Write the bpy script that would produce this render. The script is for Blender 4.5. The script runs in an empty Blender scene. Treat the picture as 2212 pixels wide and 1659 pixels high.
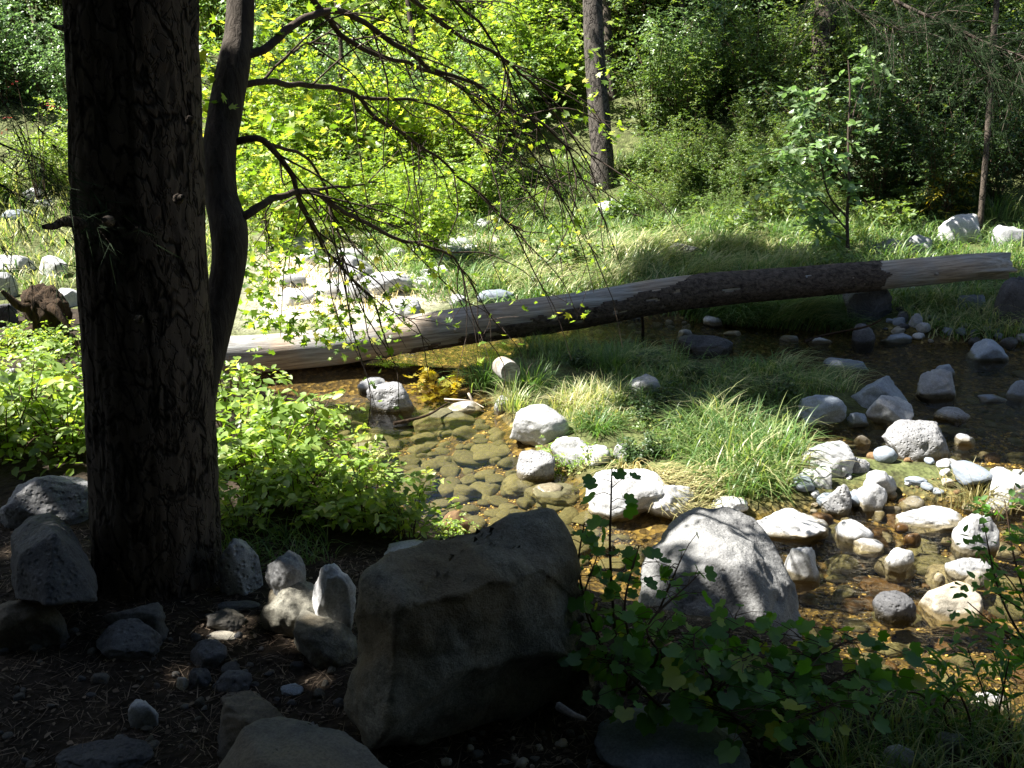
import bpy, bmesh, math, random
import numpy as np
from mathutils import Vector, Matrix
RNG = np.random.default_rng(7)
random.seed(7)
sc = bpy.context.scene
COL = sc.collection
# ------------------------------------------------------------------ camera
CAM = np.array([0.0, 0.0, 1.7])
PITCH = math.radians(18.0)
F = 2150.0
FW = np.array([0, math.cos(PITCH), -math.sin(PITCH)])
UP = np.array([0, math.sin(PITCH), math.cos(PITCH)])
WATER = -0.9
S = np.array([-0.57, 0.05, 0.80]); S /= np.linalg.norm(S)

def ray(u, v):
    return FW + (u - 1106.0) / F * np.array([1, 0, 0]) + (829.5 - v) / F * UP
def at(u, v, t):            # point seen at (u, v) at depth t
    return CAM + ray(u, v) * t
def onz(u, v, z):
    d = ray(u, v)
    return CAM + d * ((z - CAM[2]) / d[2])
def proj(P):
    P = np.atleast_2d(P) - CAM
    t = P @ FW
    return 1106 + F * P[:, 0] / t, 829.5 - F * (P @ UP) / t, t

# ------------------------------------------------------------------ noise
_pr = np.random.default_rng(3)
_perm = _pr.permutation(256); _perm = np.concatenate([_perm, _perm, _perm])
_g = _pr.normal(size=(256, 3)); _g /= np.linalg.norm(_g, axis=1)[:, None]
def perlin(P):
    P = np.asarray(P, float)
    I = np.floor(P).astype(int); f = P - I; I &= 255
    w = f * f * f * (f * (f * 6 - 15) + 10)
    r = 0
    for dx in (0, 1):
        for dy in (0, 1):
            for dz in (0, 1):
                h = _perm[_perm[_perm[(I[:, 0] + dx) & 255] + ((I[:, 1] + dy) & 255)] + ((I[:, 2] + dz) & 255)]
                d = ((f - (dx, dy, dz)) * _g[h]).sum(1)
                wx = w[:, 0] if dx else 1 - w[:, 0]
                wy = w[:, 1] if dy else 1 - w[:, 1]
                wz = w[:, 2] if dz else 1 - w[:, 2]
                r = r + d * wx * wy * wz
    return r
def fbm(P, o=4, lac=2.1, gain=.5):
    a, r = 1.0, 0
    P = np.asarray(P, float)
    for i in range(o):
        r = r + a * perlin(P * lac ** i + 17.3 * i)
        a *= gain
    return r
def smooth(a, b, x):
    t = np.clip((x - a) / (b - a), 0, 1)
    return t * t * (3 - 2 * t)

# ------------------------------------------------------------------ mesh builder
class MB:
    def __init__(s): s.V = []; s.Fs = []; s.var = []; s.n = 0
    def add(s, V, Fc, var=None):
        V = np.asarray(V, np.float32).reshape(-1, 3); Fc = np.asarray(Fc, np.int32)
        s.V.append(V); s.Fs.append(Fc + s.n); s.n += len(V)
        s.var.append(np.zeros(len(Fc), np.float32) if var is None else np.broadcast_to(np.asarray(var, np.float32), (len(Fc),)))
        return s
    def mesh(s, name, mat, sm=True):
        me = bpy.data.meshes.new(name)
        V = np.concatenate(s.V)
        loops = np.concatenate([f.ravel() for f in s.Fs])
        sizes = np.concatenate([np.full(len(f), f.shape[1], np.int32) for f in s.Fs])
        st = np.concatenate([[0], np.cumsum(sizes)[:-1]]).astype(np.int32)
        me.vertices.add(len(V)); me.vertices.foreach_set('co', V.ravel())
        me.loops.add(len(loops)); me.loops.foreach_set('vertex_index', loops.astype(np.int32))
        me.polygons.add(len(sizes)); me.polygons.foreach_set('loop_start', st)
        me.update(calc_edges=True)
        if sm: me.polygons.foreach_set('use_smooth', np.ones(len(sizes), bool))
        a = me.attributes.new('var', 'FLOAT', 'FACE'); a.data.foreach_set('value', np.concatenate(s.var).astype(np.float32))
        me.materials.append(mat)
        return me
    def build(s, name, mat, parent=None, sm=True):
        return link(name, s.mesh(name, mat, sm), parent)
def link(name, me, parent=None):
    o = bpy.data.objects.new(name, me); COL.objects.link(o)
    if parent: o.parent = parent
    return o
def tag(o, label, cat, group=None, kind=None):
    o['label'] = label; o['category'] = cat
    if group: o['group'] = group
    if kind: o['kind'] = kind
    return o
def empty(name, loc, label, cat, group=None):
    o = bpy.data.objects.new(name, None); COL.objects.link(o); o.location = loc; o.empty_display_size = .1
    return tag(o, label, cat, group)
def copy_tree(o, loc, rz, sca=1.0, label=None, group=None):
    r = o.copy(); COL.objects.link(r); r.location = loc; r.rotation_euler = (0, 0, rz)
    r.scale = (sca, sca, sca) if np.isscalar(sca) else sca
    if label: r['label'] = label
    if group: r['group'] = group
    for ch in list(o.children):
        c = ch.copy(); COL.objects.link(c); c.parent = r
        for g in ch.children:
            d = g.copy(); COL.objects.link(d); d.parent = c
    return r

# ------------------------------------------------------------------ materials
def M(name):
    m = bpy.data.materials.new(name); m.use_nodes = True
    nt = m.node_tree; nt.nodes.clear()
    def N(t, **k):
        n = nt.nodes.new('ShaderNode' + t)
        for a, b in k.items():
            if a.startswith('i_'):
                key = a[2:]
                n.inputs[int(key) if key.isdigit() else key.replace('_', ' ')].default_value = b
            else: setattr(n, a, b)
        return n
    def L(a, b): nt.links.new(a, b)
    out = N('OutputMaterial')
    return m, N, L, out
def ramp(N, L, fac, stops):
    r = N('ValToRGB'); e = r.color_ramp.elements
    while len(e) < len(stops): e.new(.5)
    for x, (p, c) in zip(e, stops):
        x.position = p; x.color = (*c, 1)
    L(fac, r.inputs[0]); return r.outputs[0]
def leaf_mat(name, stops, trans=.45, tcol=(1.5, 1.5, .6), rough=.45, spec=.5):
    m, N, L, out = M(name)
    at_ = N('Attribute', attribute_name='var')
    oi = N('ObjectInfo')
    ad = N('Math', operation='MULTIPLY_ADD', i_1=.25); L(oi.outputs['Random'], ad.inputs[0]); L(at_.outputs['Fac'], ad.inputs[2])
    c = ramp(N, L, ad.outputs[0], stops)
    p = N('BsdfPrincipled', i_Roughness=rough); p.inputs['Specular IOR Level'].default_value = spec
    L(c, p.inputs['Base Color'])
    mu = N('MixRGB', blend_type='MULTIPLY'); mu.inputs[0].default_value = 1; mu.inputs[2].default_value = (*tcol, 1)
    L(c, mu.inputs[1])
    t = N('BsdfTranslucent'); L(mu.outputs[0], t.inputs[0])
    mx = N('MixShader'); mx.inputs[0].default_value = trans
    L(p.outputs[0], mx.inputs[1]); L(t.outputs[0], mx.inputs[2]); L(mx.outputs[0], out.inputs[0])
    return m
def rock_mat(name, c0, c1, scale=6, pits=0.0, bump=.5, wet=True, stain=None, veins=False):
    m, N, L, out = M(name)
    tc = N('TexCoord'); oi = N('ObjectInfo')
    mp = N('VectorMath', operation='ADD'); L(tc.outputs['Object'], mp.inputs[0]); 
    sv = N('VectorMath', operation='SCALE'); sv.inputs[0].default_value = (37, 71, 13); L(oi.outputs['Random'], sv.inputs['Scale']); L(sv.outputs[0], mp.inputs[1])
    vec = mp.outputs[0]
    n1 = N('TexNoise', i_Scale=scale, i_Detail=8, i_Roughness=.65); L(vec, n1.inputs[0])
    n2 = N('TexNoise', i_Scale=scale * 9, i_Detail=6, i_Roughness=.7); L(vec, n2.inputs[0])
    mxn = N('MixRGB', blend_type='MIX'); mxn.inputs[0].default_value = .4; L(n1.outputs[0], mxn.inputs[1]); L(n2.outputs[0], mxn.inputs[2])
    c = ramp(N, L, mxn.outputs[0], [(.36, c0), (.62, c1)])
    # per-stone tone
    tn = N('MapRange', i_3=.75, i_4=1.12); L(oi.outputs['Random'], tn.inputs[0])
    tm = N('VectorMath', operation='SCALE'); L(c, tm.inputs[0]); L(tn.outputs[0], tm.inputs['Scale']); c = tm.outputs[0]
    if stain:
        n3 = N('TexNoise', i_Scale=scale * .5, i_Detail=4); L(vec, n3.inputs[0])
        mr = N('MapRange', i_1=.5, i_2=.66, i_4=.75); L(n3.outputs[0], mr.inputs[0])
        mm = N('MixRGB'); L(mr.outputs[0], mm.inputs[0]); L(c, mm.inputs[1]); mm.inputs[2].default_value = (*stain, 1); c = mm.outputs[0]
    n5 = N('TexNoise', i_Scale=scale * 34, i_Detail=3, i_Roughness=.8); L(vec, n5.inputs[0])
    g5 = N('MapRange', i_1=.35, i_2=.65, i_3=.72, i_4=1.25); L(n5.outputs[0], g5.inputs[0])
    gm = N('VectorMath', operation='SCALE'); L(c, gm.inputs[0]); L(g5.outputs[0], gm.inputs['Scale']); c = gm.outputs[0]
    # lichen / mineral specks
    vs = N('TexVoronoi', i_Scale=scale * 14); L(vec, vs.inputs[0])
    sp = N('MapRange', i_1=.06, i_2=.16, i_3=.55, i_4=0); L(vs.outputs[0], sp.inputs[0])
    spn = N('MapRange', i_1=.5, i_2=.6); L(n1.outputs[0], spn.inputs[0])
    spm = N('Math', operation='MULTIPLY'); L(sp.outputs[0], spm.inputs[0]); L(spn.outputs[0], spm.inputs[1])
    ms = N('MixRGB'); L(spm.outputs[0], ms.inputs[0]); L(c, ms.inputs[1]); ms.inputs[2].default_value = (*[x * .45 for x in c0], 1); c = ms.outputs[0]
    rough = .85
    p = N('BsdfPrincipled', i_Roughness=rough); p.inputs['Specular IOR Level'].default_value = .25
    if wet:
        ge = N('NewGeometry'); sx = N('SeparateXYZ'); L(ge.outputs['Position'], sx.inputs[0])
        ad = N('Math', operation='MULTIPLY_ADD', i_1=-.11); L(n1.outputs[0], ad.inputs[0]); L(sx.outputs[2], ad.inputs[2])
        wr = N('MapRange', i_1=WATER - .03, i_2=WATER - .01, i_3=1, i_4=0); L(ad.outputs[0], wr.inputs[0])
        mw = N('MixRGB', blend_type='MULTIPLY'); L(wr.outputs[0], mw.inputs[0]); L(c, mw.inputs[1]); mw.inputs[2].default_value = (.42, .36, .24, 1); c = mw.outputs[0]
        rr = N('MapRange', i_3=rough, i_4=.3); L(wr.outputs[0], rr.inputs[0]); L(rr.outputs[0], p.inputs['Roughness'])
    L(c, p.inputs['Base Color'])
    b = N('Bump', i_Strength=bump, i_Distance=.02); L(mxn.outputs[0], b.inputs['Height'])
    nrm = b.outputs[0]
    if pits:
        vo = N('TexVoronoi', i_Scale=scale * 9.0); L(vec, vo.inputs[0])
        pr = N('MapRange', i_1=.12, i_2=.42); L(vo.outputs[0], pr.inputs[0])
        b2 = N('Bump', i_Strength=pits, i_Distance=.015); L(pr.outputs[0], b2.inputs['Height']); L(nrm, b2.inputs['Normal']); nrm = b2.outputs[0]
    L(nrm, p.inputs['Normal']); L(p.outputs[0], out.inputs[0])
    return m
def bark_mat(name, c0, c1, sx=30, sz=6, bump=.8, plates=False):
    m, N, L, out = M(name)
    tc = N('TexCoord'); mp = N('Mapping'); mp.inputs['Scale'].default_value = (sx, sx, sz); L(tc.outputs['Object'], mp.inputs[0])
    n = N('TexNoise', i_Scale=1, i_Detail=7, i_Roughness=.65, i_Distortion=.6); L(mp.outputs[0], n.inputs[0])
    h = n.outputs[0]
    if plates:
        h2 = []
        for sc_, dd in ((.6, .5), (1.4, .35)):
            r_ = N('TexNoise', i_Scale=sc_, i_Detail=3, i_Roughness=.55, i_Distortion=dd); L(mp.outputs[0], r_.inputs[0])
            q1 = N('Math', operation='SUBTRACT', i_1=.5); L(r_.outputs[0], q1.inputs[0])
            q2 = N('Math', operation='ABSOLUTE'); L(q1.outputs[0], q2.inputs[0])
            q3 = N('MapRange', i_1=0, i_2=.05 if sc_ < 1 else .035, i_3=0 if sc_ < 1 else .45); L(q2.outputs[0], q3.inputs[0]); h2.append(q3.outputs[0])
        mm_ = N('Math', operation='MULTIPLY'); L(h2[0], mm_.inputs[0]); L(h2[1], mm_.inputs[1])
        mx = N('MixRGB', blend_type='MIX'); mx.inputs[0].default_value = .45; L(mm_.outputs[0], mx.inputs[1]); L(n.outputs[0], mx.inputs[2]); h = mx.outputs[0]
    c = ramp(N, L, h, [(.3, c0), (.75, c1)])
    p = N('BsdfPrincipled', i_Roughness=.9); p.inputs['Specular IOR Level'].default_value = .15
    L(c, p.inputs[0])
    b = N('Bump', i_Strength=bump, i_Distance=.02); L(h, b.inputs['Height']); L(b.outputs[0], p.inputs['Normal']); L(p.outputs[0], out.inputs[0])
    return m
def flat_mat(name, stops, rough=.8, scale=20):
    m, N, L, out = M(name)
    a = N('Attribute', attribute_name='var'); tc = N('TexCoord'); n = N('TexNoise', i_Scale=scale, i_Detail=4); L(tc.outputs['Object'], n.inputs[0])
    ad = N('Math', operation='MULTIPLY_ADD', i_1=.4); L(n.outputs[0], ad.inputs[0]); L(a.outputs['Fac'], ad.inputs[2])
    sb = N('Math', operation='SUBTRACT', i_1=.2); L(ad.outputs[0], sb.inputs[0])
    c = ramp(N, L, sb.outputs[0], stops); p = N('BsdfPrincipled', i_Roughness=rough); p.inputs['Specular IOR Level'].default_value = .25
    L(c, p.inputs[0]); L(p.outputs[0], out.inputs[0]); return m

MAT = {}
MAT['grey'] = rock_mat('grey_stone', (.20, .205, .215), (.40, .40, .40), 5, .15, .4)
MAT['pit'] = rock_mat('pitted_basalt', (.13, .13, .14), (.36, .36, .36), 5, .6, .6)
MAT['blue'] = rock_mat('blue_grey_stone', (.14, .17, .21), (.27, .30, .34), 4, 0, .3)
MAT['white'] = rock_mat('pale_stone', (.28, .285, .295), (.52, .52, .52), 4, .12, .5)
MAT['tan'] = rock_mat('tan_stone', (.30, .27, .22), (.50, .46, .38), 5, .1, .4, stain=(.36, .25, .13))
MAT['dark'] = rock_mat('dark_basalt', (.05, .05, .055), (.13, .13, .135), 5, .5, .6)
MAT['dapple'] = rock_mat('dappled_boulder', (.14, .14, .145), (.34, .34, .335), 6, .3, 1.0)
MAT['sand'] = rock_mat('sandstone', (.085, .083, .068), (.30, .285, .235), 7, 0, 1.0, stain=(.15, .11, .06))
MAT['shade'] = rock_mat('shaded_bank_stone', (.055, .055, .055), (.15, .147, .14), 4, .1, .5, stain=(.16, .13, .09))  # stone colour darkened to carry the shade of the near bank
MAT['brown'] = rock_mat('brown_stone', (.10, .06, .03), (.22, .135, .065), 5, 0, .5)
MAT['bed'] = rock_mat('algae_cobble', (.045, .043, .022), (.135, .122, .062), 5, .1, .5, wet=False)
MAT['gold'] = rock_mat('gold_pebble', (.42, .27, .06), (.75, .55, .16), 6, 0, .2, wet=False)
MAT['pine'] = bark_mat('pine_bark', (.018, .015, .012), (.085, .068, .055), 17, 9, .9, True)
MAT['maplebark'] = bark_mat('maple_bark', (.026, .021, .017), (.095, .08, .066), 55, 7, .7)
MAT['twig'] = bark_mat('twig_bark', (.03, .022, .018), (.10, .075, .06), 60, 30, .3)
MAT['treebark'] = bark_mat('grey_bark', (.02, .017, .015), (.095, .083, .072), 20, 6, 1.0, True)
MAT['logbark'] = bark_mat('log_bark', (.008, .006, .005), (.17, .135, .11), 20, 34, 1.0)
MAT['needle'] = leaf_mat('pine_needle', [(0, (.012, .028, .01)), (1, (.03, .055, .02))], .15, (1, 1, 1), .7, .15)
MAT['canopy'] = leaf_mat('shade_canopy_leaf', [(0, (.03, .06, .015)), (1, (.08, .12, .03))], .12)
MAT['maple'] = leaf_mat('maple_leaf', [(0, (.06, .12, .02)), (.6, (.21, .31, .05)), (.9, (.37, .41, .09)), (1, (.46, .40, .09))], .5, (2.0, 2.0, .6))
MAT['yellow'] = leaf_mat('yellow_green_leaf', [(0, (.055, .11, .02)), (.6, (.20, .30, .065)), (.9, (.35, .41, .13)), (1, (.46, .44, .13))], .45, (1.9, 1.9, .6))
MAT['green'] = leaf_mat('green_leaf', [(0, (.05, .10, .025)), (.7, (.13, .20, .06)), (1, (.26, .29, .10))], .42, (1.7, 1.7, .6))
MAT['pale'] = leaf_mat('pale_leaf', [(0, (.06, .11, .045)), (.7, (.19, .27, .13)), (1, (.34, .42, .24))], .38, (1.3, 1.6, .8), .35, .8)
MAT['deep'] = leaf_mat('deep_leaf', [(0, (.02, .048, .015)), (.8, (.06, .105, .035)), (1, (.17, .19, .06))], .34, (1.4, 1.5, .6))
MAT['grape'] = leaf_mat('lobed_leaf', [(0, (.06, .16, .03)), (.8, (.13, .28, .055)), (1, (.32, .36, .06))], .5, (1.5, 1.7, .4))
MAT['gold_leaf'] = leaf_mat('gold_leaf', [(0, (.10, .15, .02)), (.5, (.30, .28, .03)), (1, (.50, .36, .04))], .45, (1.6, 1.4, .4))
MAT['red_leaf'] = leaf_mat('red_leaf', [(0, (.20, .03, .025)), (1, (.36, .06, .05))], .45, (1.4, 1., .8))
MAT['grass'] = leaf_mat('grass_blade', [(0, (.035, .085, .022)), (.5, (.11, .20, .06)), (.78, (.27, .31, .13)), (1, (.50, .46, .28))], .4, (1.5, 1.6, .6), .4)
MAT['straw'] = leaf_mat('straw_blade', [(0, (.16, .18, .06)), (.4, (.34, .30, .14)), (1, (.55, .47, .27))], .3, (1.2, 1.1, .7), .5)
MAT['litter'] = flat_mat('dry_litter', [(0, (.022, .014, .009)), (.5, (.065, .045, .03)), (1, (.25, .19, .135))])
MAT['stem'] = flat_mat('woody_stem', [(0, (.05, .028, .018)), (1, (.14, .09, .06))])
MAT['driftwood'] = flat_mat('driftwood', [(0, (.20, .15, .11)), (.6, (.40, .33, .26)), (1, (.60, .54, .46))])
MAT['root'] = bark_mat('rotten_wood', (.010, .007, .005), (.075, .048, .028), 34, 9, 1.0)

# weathered log wood
m, N, L, out = M('weathered_wood')
tc = N('TexCoord'); mp = N('Mapping'); mp.inputs['Scale'].default_value = (2.2, 45, 45); L(tc.outputs['Object'], mp.inputs[0])
n = N('TexNoise', i_Scale=1, i_Detail=7, i_Roughness=.7, i_Distortion=.4); L(mp.outputs[0], n.inputs[0])
n2 = N('TexNoise', i_Scale=2.2, i_Detail=4); L(tc.outputs['Object'], n2.inputs[0])
c1 = ramp(N, L, n.outputs[0], [(.3, (.10, .075, .055)), (.5, (.30, .265, .23)), (.75, (.52, .49, .45))])
c2 = ramp(N, L, n2.outputs[0], [(.4, (1, .90, .78)), (.6, (.84, .94, 1.04))])
mu = N('MixRGB', blend_type='MULTIPLY'); mu.inputs[0].default_value = 1; L(c1, mu.inputs[1]); L(c2, mu.inputs[2])
p = N('BsdfPrincipled', i_Roughness=.8); L(mu.outputs[0], p.inputs[0])
b = N('Bump', i_Strength=.6, i_Distance=.01); L(n.outputs[0], b.inputs['Height']); L(b.outputs[0], p.inputs['Normal']); L(p.outputs[0], out.inputs[0])
MAT['wood'] = m

# ground: litter, soil and stream gravel, mixed by a mesh attribute (0 litter, 1 bed, 2 grass soil)
m, N, L, out = M('ground')
tc = N('TexCoord'); a = N('Attribute', attribute_name='zone')
n = N('TexNoise', i_Scale=9, i_Detail=9, i_Roughness=.7); L(tc.outputs['Object'], n.inputs[0])
v = N('TexVoronoi', i_Scale=34); nd = N('TexNoise', i_Scale=6); L(tc.outputs['Object'], v.inputs[0])
v2 = N('TexVoronoi', i_Scale=70); L(tc.outputs['Object'], v2.inputs[0])
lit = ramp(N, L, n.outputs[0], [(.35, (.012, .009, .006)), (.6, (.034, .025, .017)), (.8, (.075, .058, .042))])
bedc = ramp(N, L, v.outputs['Color'], [(.1, (.03, .022, .012)), (.5, (.075, .05, .02)), (.8, (.17, .115, .035)), (.97, (.34, .25, .10))])
bn = N('MapRange', i_1=.35, i_2=.6, i_3=.45, i_4=1.1); L(n.outputs[0], bn.inputs[0])
bs = N('VectorMath', operation='SCALE'); L(bedc, bs.inputs[0]); L(bn.outputs[0], bs.inputs['Scale'])
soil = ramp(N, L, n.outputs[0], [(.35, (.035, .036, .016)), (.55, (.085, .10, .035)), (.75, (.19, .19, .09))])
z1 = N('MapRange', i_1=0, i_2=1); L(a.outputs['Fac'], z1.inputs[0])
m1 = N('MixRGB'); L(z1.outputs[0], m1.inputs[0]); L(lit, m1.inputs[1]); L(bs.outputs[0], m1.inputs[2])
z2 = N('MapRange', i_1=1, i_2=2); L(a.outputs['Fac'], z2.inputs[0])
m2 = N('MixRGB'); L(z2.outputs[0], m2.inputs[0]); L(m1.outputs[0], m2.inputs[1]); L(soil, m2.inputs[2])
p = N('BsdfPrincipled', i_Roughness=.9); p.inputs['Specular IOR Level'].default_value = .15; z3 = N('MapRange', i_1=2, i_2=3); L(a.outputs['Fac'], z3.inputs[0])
bar = ramp(N, L, n.outputs[0], [(.3, (.24, .22, .15)), (.5, (.52, .49, .40)), (.7, (.68, .66, .58))])  # pale gravel and straw, brightened in colour for the sun glare there
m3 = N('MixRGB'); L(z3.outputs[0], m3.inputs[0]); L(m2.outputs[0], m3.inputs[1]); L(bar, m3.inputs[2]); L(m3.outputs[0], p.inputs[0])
ma = N('MixRGB'); ma.inputs[0].default_value = .5; L(n.outputs[0], ma.inputs[1]); L(v.outputs[0], ma.inputs[2])
b = N('Bump', i_Strength=.8, i_Distance=.03); L(ma.outputs[0], b.inputs['Height']); L(b.outputs[0], p.inputs['Normal']); L(p.outputs[0], out.inputs[0])
MAT['ground'] = m

# clear shallow water: what fresnel reflects is glossy, the rest passes
m, N, L, out = M('clear_water')
tc = N('TexCoord'); mp = N('Mapping'); mp.inputs['Scale'].default_value = (1, 1.6, 1); mp.inputs['Rotation'].default_value = (0, 0, .5); L(tc.outputs['Object'], mp.inputs[0])
n = N('TexNoise', i_Scale=9, i_Detail=4, i_Roughness=.55, i_Distortion=.7); L(mp.outputs[0], n.inputs[0])
sx = N('SeparateXYZ'); L(tc.outputs['Object'], sx.inputs[0])
st = N('MapRange', i_1=.6, i_2=1.6, i_3=.12, i_4=1.6); L(sx.outputs[0], st.inputs[0])
b = N('Bump', i_Distance=.02); L(st.outputs[0], b.inputs['Strength']); L(n.outputs[0], b.inputs['Height'])
fr = N('Fresnel', i_IOR=1.33); L(b.outputs[0], fr.inputs['Normal'])
tr = N('BsdfTransparent'); tr.inputs[0].default_value = (.92, .89, .74, 1)
gl = N('BsdfGlossy', i_Roughness=.02); L(b.outputs[0], gl.inputs['Normal'])
mx = N('MixShader'); L(fr.outputs[0], mx.inputs[0]); L(tr.outputs[0], mx.inputs[1]); L(gl.outputs[0], mx.inputs[2]); L(mx.outputs[0], out.inputs[0])
MAT['water'] = m

# ------------------------------------------------------------------ terrain
def wpoly(px, extra=()):
    return np.array([onz(u, v, WATER)[:2] for u, v in px] + [list(e) for e in extra])
NEAR = wpoly([(-900, 800), (300, 790), (560, 835), (660, 885), (745, 960), (840, 1090), (940, 1170), (1150, 1230), (1300, 1320), (1550, 1390), (1750, 1405), (1900, 1490), (2050, 1560), (2300, 1640), (2800, 1700)],
             [(8, 2), (90, -5), (90, -90), (-90, -90), (-90, 9)])
FAR = wpoly([(-900, 790), (400, 775), (600, 800), (760, 795), (900, 755), (1000, 715), (1300, 688), (1500, 700), (1800, 722), (2000, 745), (2212, 752), (2700, 790)],
            [(90, 9), (90, 120), (-90, 120), (-90, 8.9)])
ISL = wpoly([(1010, 830), (1100, 760), (1300, 750), (1480, 775), (1650, 785), (1800, 806), (1960, 850), (2010, 895), (1900, 930), (1760, 945), (1860, 985), (2060, 1000), (2180, 1005), (2330, 1040),
             (2330, 1080), (2120, 1100), (1950, 1085), (1800, 1110), (1600, 1130), (1420, 1130), (1280, 1110), (1240, 1060), (1170, 1000), (1090, 945), (1050, 890)])
BAR = np.array([onz(u, v, -.75)[:2] for u, v in [(540, 700), (560, 560), (700, 500), (960, 480), (1120, 490), (1090, 560), (960, 640), (820, 690)]])
def sdf(P, poly):
    x, y = P[:, 0], P[:, 1]
    d = np.full(len(P), 1e9); ins = np.zeros(len(P), bool)
    for i in range(len(poly)):
        a, b = poly[i], poly[(i + 1) % len(poly)]
        e = b - a; L2 = e @ e
        t = np.clip(((x - a[0]) * e[0] + (y - a[1]) * e[1]) / L2, 0, 1)
        d = np.minimum(d, np.hypot(x - a[0] - t * e[0], y - a[1] - t * e[1]))
        c = (a[1] > y) != (b[1] > y)
        with np.errstate(divide='ignore', invalid='ignore'):
            ins ^= c & (x < (b[0] - a[0]) * (y - a[1]) / (b[1] - a[1]) + a[0])
    return np.where(ins, d, -d)
def height(P, zone=False):
    P = np.atleast_2d(np.asarray(P, float))[:, :2]
    dn, df, di = sdf(P, NEAR), sdf(P, FAR), sdf(P, ISL)
    x, y = P[:, 0], P[:, 1]
    nz = fbm(np.c_[P * 1.1, np.zeros(len(P))], 3) * .06 + fbm(np.c_[P * 4.5, np.ones(len(P))], 3) * .02
    under = -.05 - .11 * smooth(0, .5, np.minimum(np.minimum(-dn, -df), -di)) - .0
    hn = np.where(dn > 0, .14 * smooth(0, .15, dn) + .76 * smooth(.05, 1.35, dn) + np.clip(dn - 4.5, 0, 60) * .42, -9)  # the far rise is an unseen slope behind the camera, added to block sky
    hf = np.where(df > 0, .12 * smooth(0, .3, df) + .062 * np.clip(df, 0, 60) + .34 * np.clip(y - 15.5 + .25 * np.abs(x), 0, 70), -9)
    hf = np.where(df > 0, hf + np.clip(np.abs(x) - 9, 0, 60) * .25, hf)
    hi = np.where(di > 0, .10 * smooth(0, .25, di) + .06 * smooth(.2, 1, di), -9)
    h = np.maximum(np.maximum(hn, hf), hi)
    land = h > -5
    z = WATER + np.where(land, h - .03, under) + nz * np.where(land, 1, .5)
    if zone:
        zo = np.where(hn == h, smooth(.5, .0, dn), 1.0)
        zo = np.where((hf == h) & land, 1 + smooth(0, .5, df), zo)
        zo = np.where((hi == h) & land, 1 + smooth(0, .3, di), zo)
        zo = np.where(land, zo, 1.0)
        zo = np.where((hf == h) & land, zo + smooth(-.4, .6, sdf(P, BAR)) * (zo - 1), zo)
        return z, zo
    return z
_hx, _hy = np.arange(-14, 16, .05), np.arange(.4, 36, .05)
_HX, _HY = np.meshgrid(_hx, _hy); _H = height(np.c_[_HX.ravel(), _HY.ravel()]).reshape(_HX.shape)
def hfast(P):
    i = np.clip(((P[:, 0] + 14) / .05), 0, len(_hx) - 1.01); j = np.clip((P[:, 1] - .4) / .05, 0, len(_hy) - 1.01)
    a, b = i.astype(int), j.astype(int); fa, fb = i - a, j - b
    return (_H[b, a] * (1 - fa) + _H[b, a + 1] * fa) * (1 - fb) + (_H[b + 1, a] * (1 - fa) + _H[b + 1, a + 1] * fa) * fb
def hit(u, v, off=0.0, floor=-9.0):     # the ground point seen at a pixel
    d = ray(u, v); ts = np.concatenate([np.arange(1.2, 14, .04), np.arange(14, 60, .25)])
    P = CAM + ts[:, None] * d
    g = np.maximum(hfast(P), floor) + off
    k = np.where(P[:, 2] <= g)[0]
    if not len(k): return CAM + d * 40, 40.0
    i = k[0]
    if i == 0: return P[0], ts[0]
    a, b = P[i - 1, 2] - g[i - 1], P[i, 2] - g[i]
    f = a / (a - b + 1e-9)
    t = ts[i - 1] + f * (ts[i] - ts[i - 1])
    return CAM + d * t, t
def axis(lo, hi, step, far):
    a = list(np.arange(lo, hi, step)); s = step
    x = lo
    while x > -far: s *= 1.22; x -= s; a.insert(0, x)
    s = step; x = a[-1]
    while x < far: s *= 1.22; x += s; a.append(x)
    return np.array(a)
gx, gy = axis(-6, 7, .05, 85), axis(1.2, 12.5, .05, 85)
X, Y = np.meshgrid(gx, gy); G = np.c_[X.ravel(), Y.ravel()]
gz, zone = height(G, True)
idx = np.arange(len(G)).reshape(X.shape)
Q = np.stack([idx[:-1, :-1], idx[:-1, 1:], idx[1:, 1:], idx[1:, :-1]], -1).reshape(-1, 4)
mb = MB(); mb.add(np.c_[G, gz], Q)
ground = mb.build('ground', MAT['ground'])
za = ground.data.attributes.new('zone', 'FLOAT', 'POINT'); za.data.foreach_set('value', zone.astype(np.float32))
tag(ground, 'creek banks of dark litter and gravel under the trees', 'ground', kind='structure')
wx, wy = np.linspace(-7, 11, 60), np.linspace(2.2, 13, 40)
X, Y = np.meshgrid(wx, wy); idx = np.arange(X.size).reshape(X.shape)
mb = MB(); mb.add(np.c_[X.ravel(), Y.ravel(), np.full(X.size, WATER)], np.stack([idx[:-1, :-1], idx[:-1, 1:], idx[1:, 1:], idx[1:, :-1]], -1).reshape(-1, 4))
tag(mb.build('water', MAT['water']), 'clear shallow creek water running over brown cobbles', 'water', kind='structure')

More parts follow.
